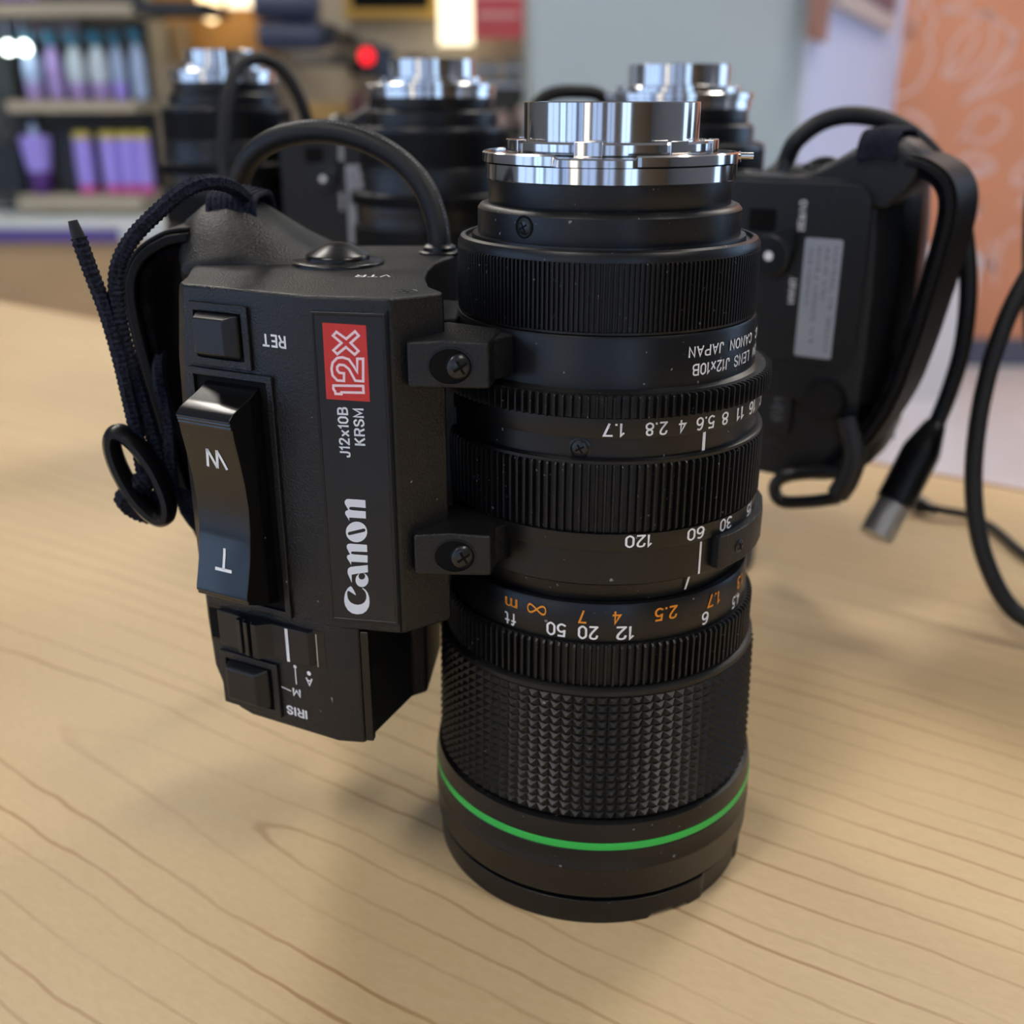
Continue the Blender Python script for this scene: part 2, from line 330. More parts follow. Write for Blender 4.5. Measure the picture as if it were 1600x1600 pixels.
LOGO = [[[(5.74, 94.3), (5.02, 93.74), (4.4, 92.66), (4.04, 91.38), (3.95, 90.22), (4.14, 89.08), (4.72, 87.98), (5.66, 87.25), (6.95, 87.06), (8.26, 87.36), (9.27, 88.14), (9.94, 89.35), (10.17, 90.63), (10.11, 91.89), (9.84, 92.89), (9.34, 93.64), (8.73, 94.09), (8.55, 94.03), (8.58, 93.85), (9.01, 93.5), (9.35, 92.96), (9.48, 92.18), (9.37, 91.25), (8.92, 90.41), (8.18, 89.84), (7.3, 89.59), (6.44, 89.63), (5.5, 90.08), (4.94, 90.88), (4.78, 91.78), (4.82, 92.59), (5.02, 93.06), (5.28, 93.03), (6.96, 92.01), (6.63, 92.96), (6.15, 93.95)]], [[(10.21, 100.06), (10.18, 98.22), (7.64, 97.68), (6.17, 97.3), (6.09, 95.24), (5.74, 96.18), (5.24, 97.49), (5.24, 98.28), (5.47, 98.86), (6.02, 99.24), (7.1, 99.48)]], [[(10.18, 96.25), (10.1, 95.77), (9.92, 95.32), (9.66, 94.93), (9.32, 94.61), (8.93, 94.4), (8.52, 94.3), (8.12, 94.33), (7.75, 94.48), (7.44, 94.74), (7.21, 95.1), (7.08, 95.53), (7.06, 95.99), (7.13, 96.47), (7.32, 96.92), (7.58, 97.31), (7.92, 97.62), (8.31, 97.83), (8.72, 97.93), (9.12, 97.9), (9.48, 97.75), (9.79, 97.49), (10.02, 97.13), (10.15, 96.71)], [(9.44, 97.15), (9.36, 96.82), (9.17, 96.53), (8.9, 96.32), (8.58, 96.23), (8.28, 96.27), (8.02, 96.43), (7.86, 96.7), (7.82, 97.02), (7.9, 97.36), (8.09, 97.65), (8.36, 97.86), (8.67, 97.95), (8.98, 97.91), (9.23, 97.74), (9.4, 97.48)]], [[(10.26, 105.14), (10.27, 103.34), (6.78, 103.23), (6.42, 103.12), (6.34, 102.82), (6.47, 102.57), (7.27, 102.5), (10.29, 102.5), (10.2, 100.68), (6.27, 100.6), (6.18, 99.74), (5.98, 100.24), (5.34, 101.37), (5.28, 101.75), (5.45, 102.14), (6.1, 102.47), (5.82, 103.01), (5.41, 103.97), (5.4, 104.52), (5.68, 104.98), (6.26, 105.14)]], [[(10.51, 108.35), (10.41, 107.78), (10.2, 107.22), (9.87, 106.72), (9.44, 106.28), (8.95, 105.94), (8.4, 105.71), (7.82, 105.6), (7.26, 105.63), (6.73, 105.78), (6.26, 106.05), (5.88, 106.43), (5.6, 106.89), (5.44, 107.42), (5.41, 107.99), (5.51, 108.56), (5.73, 109.12), (6.06, 109.62), (6.49, 110.05), (6.99, 110.39), (7.54, 110.61), (8.11, 110.72), (8.67, 110.69), (9.19, 110.54), (9.66, 110.27), (10.04, 109.9), (10.31, 109.44), (10.47, 108.91)], [(9.64, 109.12), (9.8, 109.14), (9.94, 109.1), (10.05, 108.99), (10.1, 108.85), (10.1, 108.69), (10.04, 108.53), (9.93, 108.41), (9.78, 108.33), (6.33, 107.26), (6.17, 107.24), (6.02, 107.29), (5.92, 107.39), (5.86, 107.53), (5.86, 107.69), (5.93, 107.85), (6.04, 107.98), (6.19, 108.05)]], [[(10.47, 116.06), (10.46, 114.21), (7.51, 114.27), (6.78, 114.22), (6.52, 113.94), (6.64, 113.57), (7.36, 113.44), (10.41, 113.39), (10.36, 111.63), (6.42, 111.62), (6.41, 110.71), (6.19, 111.23), (5.53, 112.37), (5.51, 112.8), (5.74, 113.2), (6.32, 113.46), (6.04, 114.02), (5.56, 114.95), (5.57, 115.48), (5.95, 116.0), (6.38, 116.13), (10.31, 116.11)]]]
TWELVE = [[(5.91, 154.15), (7.99, 152.72), (10.06, 154.39), (10.81, 153.51), (8.93, 151.89), (10.58, 150.21), (9.69, 149.39), (7.84, 150.93), (5.79, 149.33), (4.99, 150.13), (6.9, 151.81), (5.09, 153.3)], [(11.53, 148.54), (11.27, 143.6), (9.51, 143.66), (8.22, 146.18), (7.17, 146.98), (6.12, 147.03), (5.62, 146.54), (5.57, 145.84), (6.01, 145.25), (7.06, 145.2), (6.96, 143.5), (5.43, 143.53), (4.44, 144.62), (4.29, 146.02), (4.62, 147.43), (5.74, 148.5), (6.94, 148.68), (8.34, 148.28), (9.44, 146.7), (10.04, 145.56), (10.21, 148.49)], [(4.49, 142.36), (11.21, 142.56), (11.23, 141.05), (6.23, 140.92), (6.21, 140.54), (4.85, 140.52), (4.79, 141.09), (4.44, 141.55)]]
RED = [(3.0, 156.01), (12.66, 155.75), (12.71, 139.08), (2.83, 139.24)]

def notch_ring(mb):
    # bottom filter ring: solid wall with small bayonet slots cut into the lower edge on the right
    n = 240; prof = []
    rings = [[], [], [], []]
    for i in range(n):
        a = 2*PI*i/n; d = (math.degrees(a)+90) % 360            # degrees from -y towards +x
        zb = 0.
        if 17 < d < 27: zb = 1.6
        elif 27 <= d < 33: zb = .9
        elif 150 < d < 160: zb = 1.6
        ro = 43.9; top = 7.1
        if 40 < d < 66: ro = 43.3
        for k, (r, z) in enumerate(((41.2, zb), (ro, zb), (ro, top), (41.2, top))): rings[k].append((r*math.cos(a), r*math.sin(a), z))
    vs = [p for r in rings for p in r]; fs = []
    for k in range(4):
        for i in range(n):
            j = (i+1) % n; k2 = (k+1) % 4
            fs.append((k*n+i, k*n+j, k2*n+j, k2*n+i))
    mb.add(vs, fs)

def make_lens(label, loc, rz, hood=0):
    T = thing('camera_lens', label, 'lens', loc, rz, 'broadcast zoom lenses standing on the table')
    P = lambda name, mb, m, **k: obj(name, mb, m, T, **k)
    # --- barrel from the table upwards
    mb = MB(); notch_ring(mb); mb.lathe([(42.6, 4.5), (42.6, 12)], 96); P('filter_ring', mb, 'barrel', bevel=.25)
    mb = MB(); mb.lathe([(43.0, 8.0), (44.6, 9.2), (44.85, 10), (44.85, 17.2), (45.05, 17.6), (45.05, 18.2), (44.85, 18.6), (44.85, 23.6), (44.55, 24)], 160)
    P('front_barrel', mb, 'barrel')
    mb = MB(); mb.lathe([(44.2, 24), (44.86, 24.05), (44.9, 24.3), (44.9, 25.8), (44.8, 26.1), (44.2, 26.1)], 160); P('green_ring', mb, 'green', label='thin bright green ring')
    mb = MB(); mb.lathe([(44.3, 26.1), (44.72, 26.2), (44.7, 27.2), (44.1, 31.2), (43.0, 31.6), (42.4, 31.7)], 160); P('front_shoulder', mb, 'barrel')
    # --- rubber grip with pyramid studs
    nz, na = 16, 92; z0, z1 = 32.0, 66.6; mb = MB()
    def rr(z): return 42.35-(z-z0)/(z1-z0)*.75
    vs = []; fs = []
    dz = (z1-z0)/nz
    for i in range(nz+1):
        z = z0+i*dz
        for j in range(na): a = 2*PI*j/na; vs.append((rr(z)*math.cos(a), rr(z)*math.sin(a), z))
    base = len(vs)
    for i in range(nz):
        z = z0+(i+.5)*dz
        for j in range(na):
            a = 2*PI*(j+.5)/na
            r = rr(z)+1.3; vs.append((r*math.cos(a), r*math.sin(a), z-.05))
            c = base+i*na+j; p = [i*na+j, i*na+(j+1) % na, (i+1)*na+(j+1) % na, (i+1)*na+j]
            for k in range(4): fs.append((p[k], p[(k+1) % 4], c))
    mb.add(vs, fs); P('rubber_grip', mb, 'grip', angle=10)
    mb = MB(); mb.lathe([(40, 31.7), (42.0, 31.8), (41.4, 66.6), (42.0, 66.7), (42.3, 67.2), (42.2, 68.2), (41.2, 68.8), (39, 69)], 128); P('grip_sleeve', mb, 'grip')
    # --- focus ring
    mb = MB(); gear(mb, 40.0, 41.3, 68.9, 80.0, 137, .42, .6); fr = P('focus_ring', mb, 'knurl', angle=25)
    mb = MB(); mb.lathe([(38.4, 80), (39.35, 80.05), (39.45, 80.4), (39.2, 89.2), (38.8, 89.9), (37.2, 89.9), (37.0, 89.0)], 160); fs_ = obj('focus_scale', mb, 'barrel', T)
    w = MB(); o = MB()
    for t, a0, a1, zt, zb in (('ft', -39, -34.2, 84.3, 80.9), ('50', -22.2, -15.1, 84.5, 80.9), ('20', -11, -3.9, 84.5, 80.9), ('12', 2.2, 8.5, 84.5, 80.9), ('6', 35.5, 38.9, 84.4, 80.9), ('4.5', 54.5, 61.5, 84.1, 80.7), ('3', 75, 78, 84.1, 80.7)):
        num(w, t, a0, a1, zt, zb, 39.52)
    for t, a0, a1, zt, zb in (('m', -39, -33.5, 88.3, 85.8), ('7', -11.1, -8.2, 88.5, 85.0), ('4', .7, 4, 88.5, 85.0), ('2.5', 15.6, 24.4, 88.5, 85.0), ('1.7', 38, 45.2, 88.5, 85.0), ('1.3', 58.5, 65, 88.5, 85.0)):
        num(o, t, a0, a1, zt, zb, 39.42)
    loop = [(-26+3.4*math.sin(2*PI*i/40), 87+1.05*math.sin(4*PI*i/40)) for i in range(40)]
    ribbon(o, loop, .5, lambda a, z: cyl(a, 39.43, z))
    # widths in degrees on a cylinder need their own ribbon
    obj('feet_numerals', w, 'white', fs_, smooth=False, label='white distance numerals in feet')
    obj('metre_numerals', o, 'orange_ink', fs_, smooth=False, label='orange distance numerals in metres')
    # --- fixed barrel with index lines
    mb = MB(); mb.lathe([(36.0, 86), (36.8, 88.9), (37.3, 92), (37.9, 94.4), (38.8, 95.0), (39.3, 95.3), (39.35, 103.9), (38.8, 104.3)], 160); fb = P('fixed_barrel', mb, 'barrel')
    w = MB()
    for a0, a1, zt, zb, r in ((32.2, 33.1, 103.6, 95.3, 39.42), ):
        w.add([cyl(a0, r, zb), cyl(a1, r, zb), cyl(a1, r, zt), cyl(a0, r, zt)], [(0, 1, 2, 3)])
    w.add([cyl(28.7, 37.55, 91.0), cyl(29.6, 37.55, 91.0), cyl(29.6, 38.75, 94.8), cyl(28.7, 38.75, 94.8)], [(0, 1, 2, 3)])
    obj('index_line', w, 'white', fb, smooth=False, label='white index lines')
    # clamp block with recessed screw on the right of the fixed barrel
    mb = MB(); r0, r1 = 39.0, 42.2
    ang = [38, 40, 46, 52, 58, 64, 72, 84, 96]
    out = [cyl(a, r1 if a > 38 else r1-.4, 0)[:2] for a in ang]; inn = [cyl(a, r0, 0)[:2] for a in reversed(ang)]
    mb.prism(out+inn, 96.2, 104.6); cb = P('clamp_block', mb, 'plastic', bevel=.4)
    cross_screw(cb, cyl(48, 42.1, 100.4), cyl(48, 1, 0), 1.7)
    # --- zoom ring
    mb = MB(); mb.lathe([(38.2, 104.1), (40.05, 104.2), (40.15, 104.6), (40.1, 108.2), (39, 108.4)], 160); zs = P('zoom_scale', mb, 'barrel')
    w = MB()
    for t, a0, a1, zt, zb in (('120', 3.7, 12.8, 108.0, 104.9), ('60', 25.6, 32.7, 108.0, 104.9), ('30', 40.2, 46.9, 108.1, 104.9), ('15', 58.5, 64, 108.1, 104.9)): num(w, t, a0, a1, zt, zb, 40.22)
    obj('zoom_numerals', w, 'white', zs, smooth=False, label='white focal length numerals')
    mb = MB(); gear(mb, 39.2, 40.5, 108.3, 125.0, 134, .36, .7); P('zoom_ring', mb, 'knurl', angle=25)
    mb = MB(); mb.lathe([(39, 124.8), (40.1, 124.9), (40.1, 125.6), (39.4, 126.0), (38.75, 126.0), (38.75, 130.6), (38.0, 131)], 160); ib = P('iris_base', mb, 'barrel')
    w = MB(); w.add([cyl(30.9, 38.82, 125.9), cyl(32.2, 38.82, 125.9), cyl(32.2, 38.82, 130.4), cyl(30.9, 38.82, 130.4)], [(0, 1, 2, 3)]); obj('index_line', w, 'white', ib, smooth=False)
    mb = MB(); mb.lathe([(2.5, -.6), (2.5, .3), (2.1, .45), (1.95, .1)], 32); c = Vector(cyl(-12, 38.6, 128.1)); Nn = Vector(cyl(-12, 1, 0)); Xx = Vector((0, 0, 1)).cross(Nn)
    mb.apply(lambda x, y, z: c+Xx*x+Vector((0, 0, 1))*y+Nn*z); obj('screw_seat', mb, 'smooth', ib)
    cross_screw(ib, cyl(-12, 38.65, 128.1), cyl(-12, 1, 0), 1.75)
    # --- iris ring
    mb = MB(); mb.lathe([(38.4, 130.6), (39.25, 130.7), (39.35, 131), (39.3, 135.2), (38.6, 135.6)], 160); isc = P('iris_scale', mb, 'barrel')
    w = MB()
    for t, a0, a1, zt, zb in (('1.7', -4.8, 2.4, 134.3, 131.2), ('2.8', 9, 16.6, 134.3, 131.2), ('4', 20.5, 23.5, 134.3, 131.2), ('5.6', 27.2, 35, 134.3, 131.2), ('8', 38.4, 41.7, 134.3, 131.2), ('11', 46.6, 51.4, 134.3, 131.2), ('16', 55.4, 61.4, 134.3, 131.2), ('C', 68, 72, 134.3, 131.2)): num(w, t, a0, a1, zt, zb, 39.42)
    obj('iris_numerals', w, 'white', isc, smooth=False, label='white aperture numerals')
    mb = MB(); gear(mb, 39.7, 41.3, 135.5, 140.5, 137, .3, .35); P('iris_gear', mb, 'knurl', angle=25)
    # --- name band
    mb = MB(); mb.lathe([(38.6, 140.2), (37.6, 140.9), (37.0, 141.2), (36.65, 151.9), (36.3, 152.6), (35, 153)], 160); nb = P('name_band', mb, 'barrel')
    w = MB()
    for t, a0, a1, zt, zb in (('JAPAN', 24.9, 41.1, 149.9, 147.4), ('CANON', 44.8, 62.6, 149.9, 147.4), ('J12x10B', 26.9, 45.2, 145.9, 143.2), ('LENS', 48.2, 61, 145.9, 143.2), ('ZOOM', 66, 82, 145.9, 143.2), ('INC.', 67, 79, 149.9, 147.4)): num(w, t, a0, a1, zt, zb, 36.98)
    obj('maker_lettering', w, 'white', nb, smooth=False, label='small white maker lettering')
    # --- macro ring and collar
    mb = MB(); gear(mb, 35.6, 36.35, 153.2, 168.2, 202, .42, .4); P('macro_ring', mb, 'knurl', angle=25)
    mb = MB(); mb.lathe([(35.3, 152.8), (36.1, 152.9), (36.1, 153.4), (35.2, 153.5)], 160); mb.lathe([(35.2, 168), (36.15, 168.1), (36.2, 169.0), (35.5, 170.2), (34.6, 170.6), (34.2, 170.5), (33.9, 169.6), (32.8, 169.6), (32.6, 170.8), (31.4, 170.9)], 160); P('macro_ring_lip', mb, 'barrel')
    mb = MB(); mb.lathe([(31.2, 169.8), (31.35, 171), (31.3, 176.6), (30.6, 177.5), (29.6, 177.9), (28.7, 177.9)], 160); co = P('collar', mb, 'barrel')
    mb = MB(); mb.lathe([(2.5, -.4), (2.5, .06), (2.25, .1), (1.95, .0), (1.9, -.3)], 32); c = Vector(cyl(-40.9, 31.3, 174.3)); Nn = Vector(cyl(-40.9, 1, 0)); Xx = Vector((0, 0, 1)).cross(Nn)
    mb.apply(lambda x, y, z: c+Xx*x+Vector((0, 0, 1))*y+Nn*z); obj('screw_seat', mb, 'deep', co)
    cross_screw(co, cyl(-40.9, 31.1, 174.3), cyl(-40.9, 1, 0), 1.8)
    mb = MB(); mb.lathe([(28.5, 177.6), (28.65, 178), (28.65, 183.2)], 128); P('neck', mb, 'barrel')
    # --- chrome bayonet
    mb = MB(); mb.lathe([(26, 183.1), (29.2, 183.15), (29.45, 183.4), (29.4, 186.7), (29.0, 186.9), (26, 187)], 160); mt = P('mount_band', mb, 'chrome')
    mb = MB(); seg = 288; rb = [[], [], [], []]
    for i in range(seg):
        a = 2*PI*i/seg; d = (math.degrees(a)+90) % 360
        if d > 180: d -= 360
        low = -28 < d < 6
        ro = 30.2 if not low else 29.9
        zt = 189.35 if not low else 188.7
        zb_ = 187.1 if not low else 186.9
        if 6 <= d < 7.5: ro = 29.6
        for k, (r, z) in enumerate(((24, zb_), (ro, zb_), (ro-.05, zt-.35), (ro-.5, zt))): rb[k].append((r*math.cos(a), r*math.sin(a), z))
    mb.loft([rb[0], rb[1], rb[2], rb[3]], False); mb.lathe([(24, 187.2), (29.6, 188.6), (20, 189.1)], 96)
    P('mount_flange', mb, 'chrome')
    mb = MB(); q = Vector(cyl(82, 31.3, 188.2))
    mb.lathe([(.0005, -1.6), (.8, -1.6), (.8, 1.6), (.0005, 1.6)], 16); mb.apply(lambda x, y, z: (q.x+z, q.y+x, q.z+y)); P('locating_pin', mb, 'chrome2')
    mb = MB(); mb.lathe([(20, 188.9), (23.9, 189.0), (24.1, 189.2), (24.1, 191.2), (23.7, 191.7), (20, 191.9)], 144); P('lug_ring', mb, 'chrome')
    for a0, a1 in ((-82, -62), (-24, -9), (26, 38), (62, 84), (120, 150), (200, 240)):
        mb = MB(); n = 8; aa = [a0+(a1-a0)*k/n for k in range(n+1)]
        mb.prism([cyl(a, 24.9, 0)[:2] for a in aa]+[cyl(a, 22.5, 0)[:2] for a in reversed(aa)], 188.8, 192.0); P('bayonet_lug', mb, 'chrome', bevel=.3)
    mb = MB(); mb.lathe([(18.9, 199.2), (18.9, 189.5), (20.3, 189.5), (20.3, 199.7), (20.15, 199.9), (19.1, 199.9)], 160, close=True)
    mb.lathe([(.0005, 194), (18.95, 194)], 64); P('rear_tube', mb, 'chrome')
    mb = MB(); mb.lathe([(17.9, 194.1), (18.2, 198.9), (18.8, 199.2)], 64); mb.f = mb.f[:-2]; P('rear_baffle', mb, 'smooth')
    if hood:
        mb = MB(); mb.lathe([(46.5, -hood), (47.2, -hood+.8), (47.2, -2.2), (46, 0), (43, .8)], 96); P('lens_hood', mb, 'knurl')
    make_grip(T)
    return T

PLAN = [(-99.3, -18.2), (-97.4, -21.1), (-82, -28.9), (-66.5, -36.7), (-48.8, -39.8), (-37.6, -32.2), (-41.5, -24), (-43.2, -12), (-43.6, 0), (-42.8, 12), (-41, 20), (-38.5, 27), (-38, 38), (-40, 46.5), (-64, 47), (-84, 47), (-96, 43), (-103, 34), (-105, 20), (-103, 5), (-100.5, -8)]
def make_grip(T):
    # ---- housing
    def sect(z, dx, k=1.0, top=0):
        out = []
        for x, y in PLAN:
            w = max(0, min(1, (-x-82)/16.2)) if y < -5 else max(0, min(1, (-x-60)/38))
            xx = x+dx*w; yy = y-(dx*w*.505 if y < -15 else 0)
            if k != 1: xx = -66+(xx+66)*k; yy = 5+(yy-5)*k
            out.append((xx, yy, z))
        return out
    mb = MB(); mb.loft([sect(82.5, -3), sect(97, -3.2), sect(122, -3.1), sect(144, -2.1), sect(158, -.3), sect(161.6, 0, .994)])
    G = obj('grip_housing', mb, 'plastic', T, bevel=.9, angle=25)
    # lower housing under it, rounded at the outer foot
    low = [(-98.2, -20.7), (-82, -28.9), (-66.5, -36.7), (-59.6, -37.6), (-49.8, -15.4), (-46, -13), (-44, 12), (-46, 42), (-66, 44), (-86, 44), (-96, 40), (-101, 25), (-101, 5), (-100, -8)]
    def ls(z, off, bot=0):
        out = []
        for x, y in low:
            w = max(0, min(1, (-x-82)/16.2)) if y < -5 else max(0, min(1, (-x-60)/38)); xx = x-off*w
            out.append((xx, y+(off*w*.505 if y < -15 else 0), z + (2.2*max(0, min(1, (-x-66)/30)) if bot and x < -66 else 0)))
        return out
    mb = MB(); mb.loft([ls(50.8, -8), ls(52.2, -3.5, 0), ls(55.5, 0), ls(62.8, 2.3), ls(77, 3), ls(83.5, 3)])
    L = obj('lower_housing', mb, 'plastic', T, bevel=.8, angle=25)
    mb = MB(); mb.add([s2(7.2, .1, 52), s2(9.2, .1, 52), s2(9.2, .1, 82.3), s2(7.2, .1, 82.3), s2(7.2, -2, 52), s2(9.2, -2, 52), s2(9.2, -2, 82.3), s2(7.2, -2, 82.3)], [(0, 1, 2, 3), (5, 4, 7, 6), (1, 5, 6, 2), (4, 0, 3, 7), (3, 2, 6, 7), (4, 5, 1, 0)])
    obj('cover_lip', mb, 'smooth', L, bevel=.3)
    # ---- hump that carries the strap, blended into the top plate
    def hs(y, k, dz=0):
        pts = [(-58, 158), (-70, 161.5), (-80, 166.8+dz), (-92, 174.5+dz), (-98, 176+dz), (-105, 174.6+dz), (-109.5, 171+dz), (-111.2, 167), (-110, 161.8), (-107, 157), (-102, 152), (-80, 152)]
        return [(x, y, 157+(z-157)*k if z > 157 else z) for x, z in pts]
    mb = MB(); mb.loft([[(x+4, y, z) for x, y, z in hs(8, .3)], [(x+2.5, y, z) for x, y, z in hs(13, .6)], [(x+1, y, z) for x, y, z in hs(20, .88)], hs(27, .97), hs(34, 1), hs(42, .97), [(x+1, y, z) for x, y, z in hs(46, .82)]])
    obj('strap_horn', mb, 'plastic', T, bevel=1.6, segs=3, angle=60)
    # ---- push dimple
    mb = MB(); mb.lathe([(11.6, 161.2), (11.6, 162.1), (11.2, 162.5), (9.2, 162.6), (8.2, 162.9), (8.1, 163.7), (7.6, 164.1), (5.6, 165.2), (3.4, 166.4), (1.6, 166.9), (.0005, 167)], 64, cx=-67.3, cy=10.6); obj('rubber_dome', mb, 'smooth', T, angle=50)
    mb = MB(); mb.lathe([(5.6, 161.2), (5.6, 162), (5.2, 162.3), (3.6, 162.4)], 40, cx=-42.8, cy=31); obj('cable_grommet', mb, 'smooth', T)
    cross_screw(T, (-46.2, -31.3, 161.3), (0, 0, 1), 2.6, domed=.12)
    w = MB(); put_text(w, 'VTR', lambda s, t: (-51.5-8.5*s, -10.3+3.4*t*-1+2.0, 161.68)); obj('vtr_lettering', w, 'white', T, smooth=False)
    # ---- return button and its frame
    def frame(m_, u0, u1, z0, z1, b, p, mat_='plastic', par=T, nm='button_frame', map_=s1):
        mb = MB()
        o4 = [(u0, z0), (u1, z0), (u1, z1), (u0, z1)]; i4 = [(u0+b, z0+b), (u1-b, z0+b), (u1-b, z1-b), (u0+b, z1-b)]
        vs = [map_(u, -.6, z) for u, z in o4]+[map_(u, p, z) for u, z in o4]+[map_(u, p, z) for u, z in i4]+[map_(u, -.6, z) for u, z in i4]
        fs = []
        for k in range(4):
            k2 = (k+1) % 4
            fs += [(k, k2, 4+k2, 4+k), (4+k, 4+k2, 8+k2, 8+k), (8+k, 8+k2, 12+k2, 12+k)]
        mb.add(vs, fs); return obj(nm, mb, mat_, par, bevel=.25)
    def button(u0, u1, z0, z1, h, nm, par=T, map_=s1, slope=1.5, m_='button'):
        mb = MB()
        b0 = [(u0, z0), (u1, z0), (u1, z1), (u0, z1)]; b1 = [(u0+.9, z0+.9), (u1-slope*1.6, z0+.9), (u1-slope*1.6, z1-.9), (u0+.9, z1-.9)]
        mb.loft([[map_(u, -.5, z) for u, z in b0], [map_(u, h*.35, z) for u, z in b0], [map_(u, h, z) for u, z in b1]]); return obj(nm, mb, m_, par, bevel=.5, segs=3)
    f = frame('f', 1.9, 19.2, 143.6, 158.0, 1.9, .9)
    mb = MB(); mb.add([s1(3.6, .15, 145.3), s1(17.5, .15, 145.3), s1(17.5, .15, 156.3), s1(3.6, .15, 156.3)], [(0, 1, 2, 3)]); obj('button_recess', mb, 'deep', f, smooth=False)
    button(4.6, 16.6, 146, 155.8, 3.4, 'return_button')
    w = MB(); put_text(w, 'RET', lambda s, t: s1(28.9-6.5*s, .12, 152.4-2.9*t), 1.15); obj('return_lettering', w, 'white', T, smooth=False)
    # ---- rocker well
    f = frame('f', .2, 24.6, 82.8, 142.9, 1.7, 1.0, nm='rocker_frame')
    mb = MB(); mb.add([s1(1.7, .2, 84.3), s1(22.9, .2, 84.3), s1(22.9, .2, 141.3), s1(1.7, .2, 141.3)], [(0, 1, 2, 3)]); obj('rocker_well', mb, 'deep', f, smooth=False)
    prof = [(140.2, -.4), (139.6, 1.2), (138.6, 3.0), (137.2, 6.6), (136.0, 9.8), (135.0, 11.0), (134.3, 11.35), (134.1, 10.95), (133.5, 11.15), (133.3, 10.75), (132.7, 10.95), (132.5, 10.6), (130, 10.3), (125, 9.3), (119, 8.3), (113, 7.8), (107, 8.0), (101, 8.9), (96, 10.1), (92.6, 11.1), (91.2, 11.3), (90.9, 10.9), (90.2, 10.9), (89.8, 10.2), (87.5, 5), (86.2, -.4)]
    mb = MB(); us = (5.2, 20.6); rings = [[s1(u, p, z) for z, p in prof] for u in us]
    mb.loft(rings); rk = obj('zoom_rocker', mb, 'rocker', T, bevel=.9, segs=3, angle=30, label='glossy black zoom rocker marked W and T')
    w = MB()
    def rp(z):   # front of rocker at height z
        q = sorted([(zz, p) for zz, p in prof if p > 7])
        for (za, pa), (zb, pb) in zip(q, q[1:]):
            if za <= z <= zb: return pa+(pb-pa)*(z-za)/(zb-za+1e-9)
        return 9
    def strokes(lines, wd):
        for (x0, y0), (x1, y1) in lines:
            d = Vector((x1-x0, y1-y0)).normalized(); nn = Vector((-d.y, d.x))*wd/2; n_ = 4
            vs = []
            for k in range(n_+1):
                x = x0+(x1-x0)*k/n_; y = y0+(y1-y0)*k/n_
                for sg in (1, -1): u = x+nn.x*sg; z = y+nn.y*sg; vs.append(s1(u, rp(z)+.13, z))
            w.add(vs, [(2*k, 2*k+1, 2*k+3, 2*k+2) for k in range(n_)])
    zt, zb = 127.0, 122.4; strokes([((16.6, zb), (14.8, zt)), ((14.8, zt), (13.8, zb)), ((13.8, zb), (12.0, zt)), ((12.0, zt), (11.0, zb))], .75)
    strokes([((10.6, 97.3), (15.6, 97.3)), ((13.1, 97.3), (13.1, 102.4))], .75)
    obj('rocker_lettering', w, 'white', rk, smooth=False)
    # ---- name plate
    f = frame('f', .4, 17.0, 85.0, 158.4, .8, .35, mat_='smooth', nm='plate_frame', map_=s2)
    mb = MB(); mb.add([s2(1.2, .2, 85.8), s2(16.2, .2, 85.8), s2(16.2, .2, 157.6), s2(1.2, .2, 157.6)], [(0, 1, 2, 3)]); pl = obj('name_plate', mb, 'plate', T, smooth=False, label='dark grey name plate')
    mb = MB(); mb.poly([s2(u, .26, z) for u, z in RED]); obj('red_panel', mb, 'red', pl, smooth=False, label='red panel with outlined 12x')
    w = MB()
    for lp in TWELVE: ribbon(w, lp, .55, lambda u, z: s2(u+.15, .32, z))
    obj('outlined_lettering', w, 'pink', pl, smooth=False)
    w = MB()
    for pg in LOGO:
        mb_ = [[s2(u, .3, z) for u, z in lp] for lp in pg]; w.poly(mb_[0], mb_[1:])
    obj('maker_logo', w, 'logo', pl, smooth=False, label='silver white maker logo reading upwards')
    w = MB(); put_text(w, 'J12x10B', lambda s, t: s2(7.6-2.5*t, .3, 126+11.6*s), 1.1); put_text(w, 'KRSM', lambda s, t: s2(11.2-2.5*t, .3, 128.9+8.6*s), 1.1); obj('model_lettering', w, 'logo', pl, smooth=False)
    # groove between panel and facet
    mb = MB(); mb.add([s2(17.2, .06, 83), s2(17.75, .06, 83), s2(17.75, .06, 159), s2(17.2, .06, 159)], [(0, 1, 2, 3)]); obj('panel_seam', mb, 'deep', T, smooth=False)
    # ---- iris mode switch
    mb = MB(); mb.add([s1(-2.6, .1, 70.5), s1(33.5, .1, 70.5), s1(33.5, .1, 80.9), s1(-2.6, .1, 80.9)], [(0, 1, 2, 3)]); ch = obj('switch_channel', mb, 'smooth', L, smooth=False)
    mb = MB(); mb.add([s1(-2.4, .18, 71.5), s1(0.6, .18, 71.5), s1(.6, .18, 80), s1(-2.4, .18, 80)], [(0, 1, 2, 3)]); obj('channel_slot', mb, 'deep', ch, smooth=False)
    pr = [(1.2, 0), (1.2, 1.2), (8.6, 1.6), (8.9, 3.2), (10.2, 3.4), (10.5, 2.4), (11.1, 2.4), (11.4, 3.6), (12.7, 3.8), (13.0, 2.6), (13.6, 2.6), (13.9, 3.8), (15.6, 3.8), (18.4, 1.3), (29.4, 1.3), (30.4, 0)]
    mb = MB(); mb.loft([[s1(u, p, 71.0) for u, p in pr], [s1(u, p, 80.4) for u, p in pr]]); sw = obj('iris_switch', mb, 'button', T, bevel=.2, angle=30)
    w = MB(); w.add([s1(22.6, 1.42, 71.1), s1(23.5, 1.42, 71.1), s1(23.5, 1.42, 80.2), s1(22.6, 1.42, 80.2)], [(0, 1, 2, 3)]); obj('switch_mark', w, 'white', sw, smooth=False)
